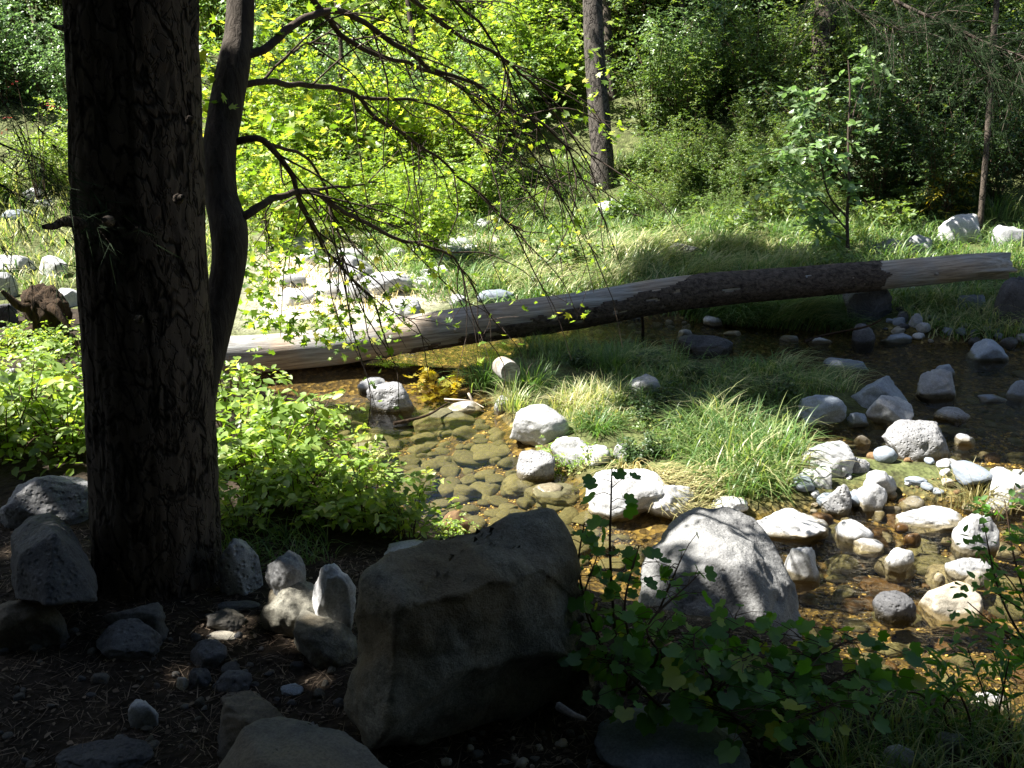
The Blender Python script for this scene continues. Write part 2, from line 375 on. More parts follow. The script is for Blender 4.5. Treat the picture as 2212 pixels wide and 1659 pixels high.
# ------------------------------------------------------------------ shape helpers
def unit(a): return a / (np.linalg.norm(a, axis=-1, keepdims=True) + 1e-9)
T_OVAL = (np.array([(0, 0, 0), (-.27, .28, .06), (-.26, .62, .06), (0, 1, -.05), (.26, .62, .06), (.27, .28, .06)], float), np.array([(0, 3, 2, 1), (0, 5, 4, 3)]))
T_NARROW = (np.array([(0, 0, 0), (-.12, .3, .03), (-.10, .65, .02), (0, 1, -.12), (.10, .65, .02), (.12, .3, .03)], float), np.array([(0, 3, 2, 1), (0, 5, 4, 3)]))
T_NEEDLE = (np.array([(-.012, 0, 0), (.012, 0, 0), (0, 1, 0)], float), np.array([(0, 1, 2)]))
T_QUAD = (np.array([(0, 0, 0), (-.4, .5, .1), (0, 1, 0), (.4, .5, .1)], float), np.array([(0, 3, 2, 1)]))
def lobed(ptsr):
    pts = [(0, .36, -.03)]
    for a, r in ptsr:
        t = math.radians(a); pts.append((r * math.sin(t), .36 + r * math.cos(t), .05 * abs(math.sin(t)) + (.04 if r > .45 else -.02)))
    pts = np.array(pts, float); k = len(pts) - 1
    return pts, np.array([(0, i + 1, (i + 1) % k + 1) for i in range(k)])
T_GRAPE = lobed([(0, .64), (18, .5), (30, .44), (48, .56), (65, .55), (85, .44), (108, .52), (135, .5), (165, .4), (180, .22), (195, .4), (225, .5), (252, .52), (275, .44), (295, .55), (312, .56), (330, .44), (342, .5)])
T_MAPLE = lobed([(0, .66), (16, .36), (28, .28), (45, .62), (56, .5), (72, .26), (98, .55), (125, .36), (180, .34), (235, .36), (262, .55), (288, .26), (304, .5), (315, .62), (332, .28), (344, .36)])
def leaves(mb, C, D, Nn, Ls, tmpl, var=None, rng=RNG):
    V, Fc = tmpl
    C = np.asarray(C, float); D = unit(np.asarray(D, float)); X = unit(np.cross(D, Nn)); Z = np.cross(X, D)
    Ls = np.broadcast_to(np.asarray(Ls, float), (len(C),))
    P = C[:, None] + Ls[:, None, None] * (V[None, :, 0:1] * X[:, None] + V[None, :, 1:2] * D[:, None] + V[None, :, 2:3] * Z[:, None])
    k = len(V)
    Fa = (Fc[None] + (np.arange(len(C)) * k)[:, None, None]).reshape(-1, Fc.shape[1])
    if var is None: var = rng.random(len(C)) * .75
    mb.add(P.reshape(-1, 3), Fa, np.repeat(var, len(Fc)))
def spline(P, n):
    P = np.asarray(P, float)
    if len(P) == 2: return P[0] + np.linspace(0, 1, n)[:, None] * (P[1] - P[0])
    A = np.vstack([2 * P[0] - P[1], P, 2 * P[-1] - P[-2]])
    t = np.linspace(0, len(P) - 1 - 1e-6, n); i = t.astype(int); f = (t - i)[:, None]
    p0, p1, p2, p3 = A[i], A[i + 1], A[i + 2], A[i + 3]
    return .5 * (2 * p1 + (p2 - p0) * f + (2 * p0 - 5 * p1 + 4 * p2 - p3) * f ** 2 + (3 * p1 - p0 - 3 * p2 + p3) * f ** 3)
def tube(mb, P, R, k=6, var=0.3, cap=True, disp=None):
    P = np.asarray(P, float); n = len(P); R = np.broadcast_to(np.asarray(R, float), (n,))
    T = unit(np.gradient(P, axis=0)); ref = np.array([0, 0, 1.0]) if abs(T[0, 2]) < .85 else np.array([1.0, 0, 0])
    a = np.linspace(0, 2 * np.pi, k, endpoint=False)
    rings = []; Xp = unit(np.cross(T[0], ref))
    for i in range(n):
        Xp = unit(Xp - T[i] * (Xp @ T[i])); Yp = np.cross(T[i], Xp)
        r = R[i] * (np.ones(k) if disp is None else disp[i])
        rings.append(P[i] + r[:, None] * (np.cos(a)[:, None] * Xp + np.sin(a)[:, None] * Yp))
    V = np.concatenate(rings); j = np.arange(k); f = []
    for i in range(n - 1):
        f.append(np.stack([i * k + j, i * k + (j + 1) % k, (i + 1) * k + (j + 1) % k, (i + 1) * k + j], -1))
    mb.add(V, np.concatenate(f), var)
    if cap:
        for e in (0, n - 1):
            c = P[e]; ring = V[e * k:(e + 1) * k]
            mb.add(np.vstack([ring, c]), np.array([(i, (i + 1) % k, k) if e else ((i + 1) % k, i, k) for i in range(k)]), var)
_ico = {}
def ico(n):
    if n not in _ico:
        bm = bmesh.new(); bmesh.ops.create_icosphere(bm, subdivisions=n, radius=1)
        _ico[n] = (np.array([v.co for v in bm.verts]), np.array([[v.index for v in f.verts] for f in bm.faces])); bm.free()
    return _ico[n]
def stone(seed, sub=4, k=2.6, cuts=7, rough=1.0, pit=0, cutlo=.62):
    r = np.random.default_rng(seed); V, Fc = ico(sub); V = V.copy()
    V /= (np.abs(V) ** k).sum(1)[:, None] ** (1 / k)
    for _ in range(cuts):
        n = unit(r.normal(size=3)); d = r.uniform(cutlo, .92)
        q = V @ n; m_ = q > d; V[m_] -= ((q[m_] - d) * .88)[:, None] * n
    o = r.uniform(0, 99, 3)
    nn = unit(V)
    V += nn * (fbm(V * 1.1 + o, 3) * .20 + fbm(V * 4 + o, 3) * .055 * rough)[:, None]
    if pit:
        q = fbm(V * 9 + o, 3); V -= nn * (np.clip(q - .05, 0, 1) * .085 * pit)[:, None]
        q = perlin(V * 21 + o); V -= nn * (np.clip(q - .05, 0, 1) * .05 * pit)[:, None]
    lo, hi = V.min(0), V.max(0); V = (V - (lo + hi) / 2) / ((hi - lo) / 2)
    return V, Fc
def hull_rock(pts, sub=5, smo=3, rough=1.0, seed=0):
    bm = bmesh.new()
    for p_ in pts: bm.verts.new(p_)
    bmesh.ops.convex_hull(bm, input=bm.verts)
    bmesh.ops.delete(bm, geom=[v for v in bm.verts if not v.link_faces], context='VERTS')
    bmesh.ops.triangulate(bm, faces=bm.faces)
    for _ in range(sub):
        L_ = max(e.calc_length() for e in bm.edges)
        es = [e for e in bm.edges if e.calc_length() > .022]
        if not es: break
        bmesh.ops.subdivide_edges(bm, edges=es, cuts=1, use_grid_fill=True)
        bmesh.ops.triangulate(bm, faces=[f for f in bm.faces if len(f.verts) > 3])
    for _ in range(smo): bmesh.ops.smooth_vert(bm, verts=bm.verts, factor=.5, use_axis_x=True, use_axis_y=True, use_axis_z=True)
    bm.normal_update()
    V = np.array([v.co for v in bm.verts]); Nn = np.array([v.normal for v in bm.verts])
    Fc = np.array([[v.index for v in f.verts] for f in bm.faces]); bm.free()
    r = np.random.default_rng(seed); o = r.uniform(0, 50, 3)
    q = fbm(V * 5 + o, 3)
    V = V + Nn * (q * .024 + np.tanh(fbm(V * 4.5 + o + 9, 3) * 6) * .007 + fbm(V * 18 + o, 4) * .009)[:, None] * rough
    return V, Fc

# ------------------------------------------------------------------ rocks
def place(u, v, hw, hh, sinkf=.3, floor=-9.0):
    """centre, half sizes of a stone that shows as an ellipse of hw x hh at (u, v) and sits on the ground"""
    d = ray(u, v); th = math.asin(-d[2] / np.linalg.norm(d)); c = .1; off = 0
    for _ in range(5):
        P, t = hit(u, v, off, floor)
        a = hw * t / F; hm = hh * t / F; b = .8 * min(a, hm * 2.2)
        c = math.sqrt(max((.38 * hm) ** 2, (hm ** 2 - (b * math.sin(th)) ** 2) / math.cos(th) ** 2))
        off = c * .62
    c2 = c * (1 + sinkf)
    P = P - np.array([0, 0, c * sinkf])
    return P, a, b, c2, t
def rock(name, label, u, v, hw, hh, mat='grey', seed=None, k=2.6, cuts=7, roll=0, pit=0, group='stones along the creek', cat='rock', sub=None, rough=1.15, sink=.3, near=1.0):
    seed = int(u * 7 + v * 13) if seed is None else seed
    P, a, b, c, t = place(u, v, hw, hh, sink, -9 if mat == 'bed' else WATER - .015)
    P = CAM + (P - CAM) * near; a, b, c = a * near, b * near, c * near
    sub = sub or (5 if hw > 44 else 4 if hw > 14 else 3)
    V, Fc = stone(seed, sub, k, cuts, rough, pit)
    V = V * (a, b, c)
    if roll:
        q = math.radians(roll); V = np.c_[V[:, 0] * math.cos(q) + V[:, 2] * math.sin(q), V[:, 1], -V[:, 0] * math.sin(q) + V[:, 2] * math.cos(q)]
    o = MB().add(V, Fc).build(name, MAT[mat]); o.location = P
    return tag(o, label, cat, group)

# --- the two big boulders of the near bank
pts = [at(*p_) for p_ in [(780, 1245, 2.50), (835, 1200, 2.54), (955, 1170, 2.60), (1050, 1138, 2.66), (1112, 1112, 2.72), (1192, 1106, 2.76), (1232, 1158, 2.74), (1250, 1215, 2.72), (1270, 1330, 2.74), (1296, 1440, 2.78), (1312, 1510, 2.80),
                          (1240, 1525, 2.78), (1090, 1565, 2.68), (960, 1610, 2.60), (900, 1660, 2.52), (850, 1655, 2.52), (795, 1610, 2.56), (752, 1550, 2.62), (757, 1440, 2.56), (775, 1330, 2.52),
                          (860, 1300, 2.38), (1010, 1270, 2.46), (1170, 1250, 2.58), (840, 1450, 2.38), (1000, 1450, 2.46), (1200, 1420, 2.62), (850, 1600, 2.42), (1000, 1560, 2.54), (1200, 1490, 2.68),
                          (830, 1400, 3.0), (1150, 1200, 3.1), (1260, 1450, 3.05), (820, 1560, 2.9), (1220, 1300, 3.05), (900, 1280, 3.0), (1000, 1640, 2.9), (1260, 1560, 3.0)]]
V, Fc = hull_rock(pts, 6, 3, 1.2, 5)
uu, vv_, tt = proj(V); cut = np.interp(uu, [780, 918, 958, 1025, 1125, 1225, 1300], [1640, 1506, 1479, 1443, 1416, 1406, 1420]) + 14 * perlin(np.c_[uu / 60, uu * 0, uu * 0 + .5])
V[:, 1] += .07 * smooth(-10, 70, vv_ - cut) * (tt < 2.75)
V[:, 1] += .011 * smooth(-4, 5, np.interp(uu, [830, 1000, 1060, 1100, 1170, 1240], [1330, 1290, 1260, 1262, 1230, 1290]) + 8 * perlin(np.c_[uu / 25, uu * 0, uu * 0 + 4.5]) - vv_) * -1 * (tt < 2.75) * (vv_ > 1200)
c0 = V.mean(0); c0[2] = V[:, 2].min()
o = MB().add(V - c0, Fc).build('boulder', MAT['sand']); o.location = c0
tag(o, 'huge shaded sandstone boulder with flat sloping top on the near bank', 'boulder')
pts = [at(p_[0], p_[1], p_[2] * 1.05) for p_ in [(1372, 1300, 3.75), (1395, 1200, 3.85), (1440, 1130, 3.95), (1500, 1098, 4.0), (1580, 1092, 4.05), (1630, 1120, 4.02), (1680, 1190, 3.95), (1715, 1270, 3.85), (1738, 1350, 3.8), (1740, 1410, 3.75),
                          (1640, 1410, 3.6), (1500, 1420, 3.55), (1400, 1400, 3.6), (1560, 1200, 3.66), (1480, 1240, 3.64), (1620, 1240, 3.6), (1650, 1330, 3.56), (1450, 1350, 4.3), (1600, 1200, 4.5), (1700, 1330, 4.3), (1600, 1460, 3.6), (1420, 1460, 3.65), (1600, 1450, 4.3)]]
V, Fc = hull_rock(pts, 6, 3, 1.0, 8); c0 = V.mean(0); c0[2] = V[:, 2].min()
o = MB().add(V - c0, Fc).build('boulder', MAT['dapple']); o.location = c0
tag(o, 'big rounded grey boulder in dappled sun at the water edge behind the lobed leaves', 'boulder')
pts = [at(*p_) for p_ in [(455, 1690, 2.15), (527, 1573, 2.2), (550, 1549, 2.25), (600, 1543, 2.3), (667, 1549, 2.3), (737, 1570, 2.25), (790, 1610, 2.2), (850, 1670, 2.1), (600, 1700, 2.0), (760, 1700, 2.0), (560, 1640, 2.08), (700, 1600, 2.45), (520, 1640, 2.4), (830, 1680, 2.3), (480, 1760, 2.0), (860, 1760, 2.0)]]
V, Fc = hull_rock(pts, 6, 4, .6, 3); c0 = V.mean(0); c0[2] = V[:, 2].min()
o = MB().add(V - c0, Fc).build('boulder', MAT['shade']); o.location = c0
tag(o, 'smooth grey boulder with a pale ridge cut by the bottom of the picture', 'boulder')
pts = [at(*p_) for p_ in [(20, 1150, 3.3), (60, 1120, 3.35), (110, 1115, 3.35), (150, 1140, 3.3), (205, 1240, 3.1), (212, 1300, 3.0), (30, 1300, 3.0), (100, 1310, 2.9), (120, 1150, 3.0), (40, 1200, 3.0), (30, 1250, 3.5), (200, 1250, 3.4), (110, 1160, 3.6)]]
V, Fc = hull_rock(pts, 6, 1, .7, 4); c0 = V.mean(0); c0[2] = V[:, 2].min()
o = MB().add(V - c0, Fc).build('boulder', MAT['dark']); o.location = c0
tag(o, 'dark angular slab boulder with a brown slanting face left of the pine', 'boulder')

R = [
 # near bank, in the shade
 (110, 1075, 100, 62, 'pit', 'pitted lava boulder behind the dark slab beside the pine trunk', dict(pit=1, k=3)),
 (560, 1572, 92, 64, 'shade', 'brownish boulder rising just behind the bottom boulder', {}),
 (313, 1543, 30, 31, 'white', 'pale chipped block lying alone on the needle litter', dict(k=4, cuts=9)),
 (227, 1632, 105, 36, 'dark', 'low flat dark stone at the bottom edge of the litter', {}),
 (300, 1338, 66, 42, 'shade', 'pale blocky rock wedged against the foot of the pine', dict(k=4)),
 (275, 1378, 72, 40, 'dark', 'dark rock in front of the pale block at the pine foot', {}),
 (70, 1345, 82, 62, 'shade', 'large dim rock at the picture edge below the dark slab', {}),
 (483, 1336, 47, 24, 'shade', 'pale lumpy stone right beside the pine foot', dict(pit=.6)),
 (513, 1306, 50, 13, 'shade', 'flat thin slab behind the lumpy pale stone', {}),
 (640, 1318, 76, 66, 'sand', 'dark pyramid shaped rock under the hollowed white stone', dict(k=2.2, cuts=10)),
 (700, 1388, 72, 56, 'sand', 'dark brown block leaning on the big boulder', dict(k=4)),
 (519, 1228, 43, 70, 'pit', 'tall upright grey stone touching the pine trunk', dict(k=3)),
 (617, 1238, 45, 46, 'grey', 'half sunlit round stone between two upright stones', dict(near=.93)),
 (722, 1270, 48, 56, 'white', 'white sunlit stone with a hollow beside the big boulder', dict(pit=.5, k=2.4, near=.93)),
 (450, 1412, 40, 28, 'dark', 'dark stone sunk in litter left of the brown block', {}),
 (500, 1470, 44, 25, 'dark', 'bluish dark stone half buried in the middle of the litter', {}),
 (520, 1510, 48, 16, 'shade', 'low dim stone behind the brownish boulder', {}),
 (630, 1488, 26, 12, 'blue', 'small blue grey stone near the corner of the big boulder', {}),
 (430, 1466, 24, 20, 'dark', 'small dark stone beside the round brown pebble', {}),
 (393, 1476, 14, 14, 'tan', 'round brown pebble on the needle litter', {}),
 (480, 1373, 33, 10, 'tan', 'thin tan flat stone on the litter by the pine', {}),
 (1450, 1602, 168, 80, 'blue', 'broad smooth blue grey boulder in front of the lobed leaves', dict(k=2.4, cuts=4)),
 (890, 1188, 58, 20, 'white', 'white stone showing above the back of the big boulder', {}),
 (985, 1130, 32, 28, 'brown', 'rusty brown rock standing in the creek behind the big boulder', {}),
 # left of the creek
 (847, 860, 53, 36, 'pit', 'white pitted stone at the shady end of the pool', dict(pit=.8)),
 (807, 834, 34, 18, 'grey', 'grey stone in shadow behind the white pitted stone', {}),
 (1004, 881, 38, 13, 'white', 'small white crest of a rock by the dead twigs', {}),
 (965, 908, 74, 28, 'bed', 'wide brown rock lying under the water by the dead twigs', dict(sink=.9)),
 (1165, 913, 64, 42, 'grey', 'smooth pale egg shaped boulder at the end of the pool', dict(k=2.3, cuts=4, rough=.3)),
 (1232, 974, 42, 32, 'white', 'pale stone under weeds next to the egg shaped boulder', {}),
 (1288, 984, 33, 21, 'white', 'flat pale stone between weeds and long grass', {}),
 (1157, 1010, 42, 32, 'pit', 'white pitted stone on top of a sunken brown rock', dict(pit=.8)),
 (1132, 1042, 52, 22, 'bed', 'brown rock under the white pitted stone in midstream', dict(sink=.8)),
 (1183, 1056, 34, 13, 'white', 'dry white cap of a wet midstream rock', {}),
 (1200, 1072, 58, 25, 'bed', 'wet brown midstream rock with a white cap', {}),
 (1352, 1058, 88, 50, 'white', 'largest bright white boulder behind the thin leafy stem', dict(k=2.5, cuts=4)),
 (1442, 1078, 60, 34, 'white', 'bright white boulder half hidden in the straw grass', {}),
 (768, 1010, 28, 19, 'white', 'white stone poking out of the bank shrubs into the pool', {}),
 (1394, 830, 34, 22, 'grey', 'grey stone standing in island grass below the log', {}),
 (1343, 975, 18, 17, 'grey', 'small grey stone in the weeds of the island', {}),
 (1084, 876, 17, 20, 'grey', 'small grey stone right behind the egg shaped boulder', {}),
 (800, 978, 52, 24, 'bed', 'broad sunken slab in the pool near the shrubs', dict(sink=.9)),
 # right
 (1875, 656, 57, 40, 'dark', 'dark pitted boulder right under the fallen log', dict(pit=.8, k=3)),
 (2102, 660, 33, 27, 'blue', 'blue grey boulder in shade below the broken log end', {}),
 (2192, 660, 45, 62, 'dark', 'large dark boulder cut by the picture edge under the log end', {}),
 (1978, 693, 14, 16, 'grey', 'round grey cobble on the shaded far shore', {}),
 (1948, 686, 13, 13, 'dark', 'dark cobble right of the boulder under the log', {}),
 (1865, 726, 23, 26, 'dark', 'upright dark stone standing in the far channel', {}),
 (1935, 732, 34, 12, 'blue', 'flat bluish stone by the upright dark stone', {}),
 (1705, 732, 20, 8, 'grey', 'flat pale stone in the dark far channel', {}),
 (1772, 737, 25, 9, 'grey', 'flat stone under the curved branch in the far channel', {}),
 (1582, 721, 20, 7, 'tan', 'flat tan slab on the edge of the far channel', {}),
 (1525, 742, 60, 22, 'dark', 'low wide dark rock in the far channel', {}),
 (1480, 722, 16, 12, 'grey', 'grey rock at the left end of the low wide dark rock', {}),
 (1985, 726, 14, 8, 'white', 'small whitish pebble on the shaded far shore', {}),
 (1940, 714, 16, 8, 'tan', 'small tan stone in the far shore pebbles', {}),
 (1540, 694, 22, 12, 'grey', 'grey stone in grass under the middle of the log', {}),
 (2135, 760, 41, 27, 'blue', 'blue wedge shaped rock across the channel near the picture edge', dict(k=2.2, cuts=9)),
 (1828, 790, 47, 18, 'blue', 'pale blue flat rock at the back of the grass island', dict(k=3.5)),
 (2022, 834, 46, 36, 'grey', 'grey trapezoid rock in the shaded channel', dict(k=3.5, cuts=10)),
 (2042, 803, 20, 17, 'blue', 'small blue stone behind the grey trapezoid rock', {}),
 (1905, 848, 60, 36, 'blue', 'deep blue flat topped boulder behind the speckled boulder', dict(k=3.5, cuts=9)),
 (1775, 882, 52, 30, 'blue', 'smooth blue grey boulder at the tip of the island grass', dict(k=2.3, cuts=4)),
 (1922, 890, 50, 36, 'grey', 'speckled grey boulder in front of the deep blue one', {}),
 (1852, 905, 24, 18, 'blue', 'small smooth stone leaning on the speckled boulder', {}),
 (2055, 896, 38, 18, 'pit', 'low rough stone in the channel behind the round white boulder', {}),
 (2143, 862, 30, 10, 'blue', 'flat blue stone alone in the dark channel', {}),
 (2200, 845, 28, 24, 'blue', 'blue boulder at the picture edge beyond the channel', {}),
 (1982, 957, 71, 49, 'pit', 'large round white boulder between channel and gravel', dict(pit=.5, k=2.4, cuts=5)),
 (2085, 950, 23, 15, 'white', 'white pointed stone in gold gravel water', {}),
 (1863, 952, 17, 14, 'tan', 'cream coloured cobble beside the round white boulder', {}),
 (1785, 990, 56, 38, 'grey', 'grey cracked boulder with branch shadows at the grass tip', dict(k=3)),
 (1858, 1004, 21, 18, 'pit', 'small rough stone right of the cracked boulder', {}),
 (1772, 1032, 25, 26, 'white', 'white stone in front of the cracked boulder', {}),
 (1740, 1032, 20, 20, 'white', 'white stone at the edge of the tall island grass', {}),
 (1808, 1082, 33, 37, 'pit', 'upright white stone crossed by a twig shadow', dict(pit=.4)),
 (1907, 1040, 33, 28, 'white', 'white stone stacked behind the leaning white stone', dict(k=3.2)),
 (1880, 1076, 37, 36, 'white', 'white leaning stone in the middle of the white stones', dict(pit=.3)),
 (2040, 1002, 17, 12, 'grey', 'grey cobble below the round white boulder', {}),
 (2042, 1020, 12, 9, 'white', 'small pale cobble touching the gold gravel', {}),
 (1978, 1037, 24, 9, 'blue', 'flat grey stone in shallow water among white stones', {}),
 (2188, 1054, 54, 42, 'white', 'big white boulder beside the straw tussock at the picture edge', dict(k=2.3, cuts=3)),
 (2008, 1118, 76, 27, 'white', 'long flat white boulder in the sunny shallows', {}),
 (1708, 1130, 80, 38, 'white', 'white slab behind the big dappled boulder', dict(k=3)),
 (1845, 1150, 38, 29, 'white', 'upper stone of a white pair in the shallows', {}),
 (1877, 1178, 32, 18, 'white', 'lower stone of a white pair in the shallows', {}),
 (1732, 1222, 40, 42, 'white', 'white rock touching the flank of the big dappled boulder', dict(k=3)),
 (2108, 1160, 48, 48, 'white', 'tall white boulder behind the dark leafy twigs', {}),
 (1942, 1213, 31, 31, 'white', 'white stone with a dark shaded flank in the riffle', dict(k=2.3, cuts=9)),
 (2090, 1228, 48, 28, 'grey', 'half shaded grey boulder above the cream boulder', {}),
 (2110, 1252, 30, 18, 'grey', 'small shaded stone on the back of the cream boulder', {}),
 (2058, 1301, 66, 43, 'tan', 'cream coloured boulder half in the golden water', dict(k=2.4, cuts=4, rough=.4)),
 (1932, 1312, 45, 31, 'dark', 'wet dark rounded boulder in golden water', dict(k=2.2, cuts=3, rough=.4)),
 (1972, 1163, 19, 14, 'brown', 'brown cobble among the white shallows stones', {}),
 (1948, 1140, 14, 9, 'brown', 'small rusty stone behind the brown cobble', {}),
 (2030, 1250, 12, 13, 'white', 'tiny white stone in the splashing riffle', {}),
 (1825, 1224, 40, 27, 'bed', 'sunken mossy brown rock in the riffle', dict(sink=.8)),
 (1575, 1088, 40, 18, 'white', 'white stone behind the top of the dappled boulder', {}),
 (2140, 1520, 44, 27, 'grey', 'grey stone on the sunny bank corner below the riffle', {}),
 (1940, 1638, 32, 28, 'white', 'pale stone behind dark twigs in the bottom corner', {}),
 (2050, 1602, 30, 24, 'grey', 'shaded stone under the twiggy grass in the bottom corner', {}),
 # far bank
 (1913, 537, 40, 24, 'pit', 'rough grey boulder in grass behind the log end', {}),
 (1985, 532, 28, 25, 'grey', 'round grey boulder beside the rough one behind the log', {}),
 (2075, 495, 46, 34, 'white', 'sunlit white boulder at the foot of the dark thicket', {}),
 (2178, 513, 34, 26, 'grey', 'grey boulder at the picture edge behind the log end', {}),
 (1955, 628, 24, 10, 'white', 'white stone in shade just under the log', {}),
 (1072, 638, 42, 16, 'blue', 'long bluish boulder just behind the fallen log', {}),
 (988, 649, 18, 12, 'grey', 'small grey rock behind the bare part of the log', {}),
 (873, 664, 38, 21, 'white', 'spotted white rock behind the hanging leafy branch', dict(pit=.8)),
 (767, 632, 32, 26, 'white', 'white sunlit boulder among leaves behind the log', {}),
 (765, 575, 42, 24, 'white', 'bright white boulder on the far gravel bar', {}),
 (830, 612, 60, 24, 'white', 'long white glaring boulder on the far gravel bar', {}),
 (950, 545, 70, 16, 'white', 'flat white glaring rock in the sunlit straw', {}),
 (640, 640, 40, 20, 'white', 'white boulder behind the leaves beside the maple trunk', {}),
 (1040, 488, 26, 15, 'white', 'small white boulder in the far sunlit grass', {}),
 (1313, 452, 27, 22, 'white', 'white boulder in bright grass near the far trunk', {}),
 (988, 352, 15, 13, 'grey', 'grey rock in the shade below the far bushes', {}),
 (1078, 392, 26, 18, 'grey', 'grey boulder in grass under the drooping branches', {}),
 (1478, 538, 38, 14, 'dark', 'low dark boulder in grass behind the barky log', {}),
 (1610, 470, 26, 12, 'white', 'pale stone in the grass near the sapling', {}),
 # far left
 (72, 420, 22, 14, 'white', 'white boulder highest on the far bank left of the pine', {}),
 (95, 440, 20, 10, 'white', 'flat white stone below the highest white boulder', {}),
 (40, 462, 34, 10, 'blue', 'long bluish rock on the far bank left of the pine', {}),
 (28, 572, 38, 22, 'white', 'white boulder at the picture edge above the stump', {}),
 (115, 575, 30, 24, 'white', 'bright white boulder between stump and pine', {}),
 (142, 645, 34, 21, 'white', 'white rock right behind the rotten stump', {}),
 (10, 622, 26, 34, 'grey', 'grey boulder at the picture edge beside the stump', {}),
 (10, 682, 26, 28, 'dark', 'dark boulder at the picture edge in front of the stump', {}),
 (25, 820, 24, 24, 'grey', 'grey rock under the shrubs at the picture edge', {}),
]
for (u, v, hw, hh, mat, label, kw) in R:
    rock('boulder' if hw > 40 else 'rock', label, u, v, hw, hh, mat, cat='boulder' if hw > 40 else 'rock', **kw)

# --- repeated small stones: shared meshes
_var = {}
def small_stone(kind, mat):
    key = (kind, mat)
    if key not in _var:
        V, Fc = stone(900 + kind * 31, 3, [2.2, 2.6, 3.2][kind % 3], 3 + kind, .6)
        _var[key] = MB().add(V, Fc).mesh('cobble', MAT[mat])
    return _var[key]
def scatter(n, fpx, name, label, group, cat, mats, size, flat, zoff=.2, rng=np.random.default_rng(11), mind=.0):
    done = []; tries = 0
    while len(done) < n and tries < n * 30:
        tries += 1
        u, v = fpx(rng); P, t = hit(u, v)
        r = rng.uniform(*size) * (1 if rng.random() < .8 else 1.6)
        if any((P[0] - q[0]) ** 2 + (P[1] - q[1]) ** 2 < (mind * (r + q[2])) ** 2 for q in done): continue
        if name == 'cobble' and P[2] > WATER - .02: continue
        done.append((P[0], P[1], r))
        o = link(name, small_stone(int(rng.integers(6)), mats[int(rng.integers(len(mats)))]))
        f = rng.uniform(.6, 1.0); o.scale = (r, r * f, r * flat * rng.uniform(.7, 1.2)); o.location = P + np.array([0, 0, r * flat * zoff])
        o.rotation_euler = (rng.normal() * .15, rng.normal() * .15, rng.uniform(0, 6.3))
        tag(o, label, cat, group)
def inpoly(poly):
    poly = np.array(poly, float); lo, hi = poly.min(0), poly.max(0)
    buf = []
    def f(rng):
        while not buf:
            q = rng.uniform(lo, hi, (400, 2)); buf.extend(q[sdf(q, poly) > 0])
        return buf.pop()
    return f
POOL = [(640, 885), (760, 870), (1000, 900), (1060, 920), (1100, 985), (1180, 1060), (1260, 1110), (1340, 1140), (1400, 1220), (1240, 1230), (1000, 1180), (880, 1120), (830, 1030), (760, 960)]
RIFF = [(1740, 1120), (2212, 1080), (2212, 1500), (1950, 1480), (1760, 1380), (1700, 1250)]
CHAN = [(2212, 800), (2212, 1010), (1990, 1000), (1760, 960), (1900, 930), (2060, 900)]
scatter(16, inpoly(POOL), 'cobble', 'large flat slab on the bed of the sunlit pool', 'slabs on the pool bed', 'rock', ['bed'], (.10, .17), .26, .1, np.random.default_rng(20), .9)
scatter(170, inpoly(POOL), 'cobble', 'flat olive brown cobble under clear water in the sunlit pool', 'cobbles on the pool bed', 'cobble', ['bed'], (.04, .095), .42, .25, np.random.default_rng(21), .62)
scatter(60, inpoly(RIFF), 'cobble', 'brown cobble under rippling golden water in the riffle', 'cobbles in the riffle', 'cobble', ['bed', 'brown', 'bed'], (.035, .09), .5, .25, np.random.default_rng(22), .7)
scatter(30, inpoly(CHAN), 'cobble', 'dark cobble under water in the shaded channel', 'cobbles in the shaded channel', 'cobble', ['bed', 'bed'], (.04, .08), .45, .25, np.random.default_rng(23), .7)
scatter(26, inpoly([(1320, 690), (1480, 690), (1500, 735), (1370, 745), (1260, 725)]), 'pebble', 'grey pebble in the pebble bar under the log', 'pebbles of the bar under the log', 'pebble', ['blue', 'grey', 'grey'], (.022, .06), .7, .4, np.random.default_rng(24), .8)
scatter(30, inpoly([(1900, 660), (2212, 690), (2212, 750), (1900, 740)]), 'pebble', 'stone in the shaded shore beyond the far channel', 'stones of the shaded shore', 'pebble', ['blue', 'grey', 'dark'], (.025, .07), .7, .4, np.random.default_rng(25), .8)
scatter(46, inpoly([(1720, 1000), (1880, 980), (2120, 990), (2212, 1020), (2212, 1140), (1900, 1200), (1760, 1160)]), 'pebble', 'small stone among the white boulders of the shallows', 'small stones among the white boulders', 'pebble', ['grey', 'tan', 'brown', 'white', 'blue'], (.02, .05), .65, .4, np.random.default_rng(26), .8)
scatter(70, inpoly([(0, 1400), (240, 1330), (560, 1350), (740, 1450), (740, 1560), (560, 1620), (0, 1659)]), 'pebble', 'small stone lying in the needle litter of the near bank', 'small stones in the needle litter', 'pebble', ['dark', 'sand', 'dark', 'shade'], (.006, .02), .65, .4, np.random.default_rng(27), .8)
scatter(24, inpoly([(960, 1600), (1280, 1540), (1280, 1659), (900, 1659)]), 'pebble', 'tiny stone in the litter before the big boulder', 'tiny stones before the big boulder', 'pebble', ['shade', 'tan'], (.006, .014), .65, .4, np.random.default_rng(28), .8)
scatter(22, inpoly([(600, 520), (1060, 500), (1060, 560), (900, 640), (640, 640)]), 'rock', 'white stone on the glaring far gravel bar', 'white stones of the far gravel bar', 'rock', ['white', 'white', 'grey'], (.07, .2), .6, .4, np.random.default_rng(29), .9)
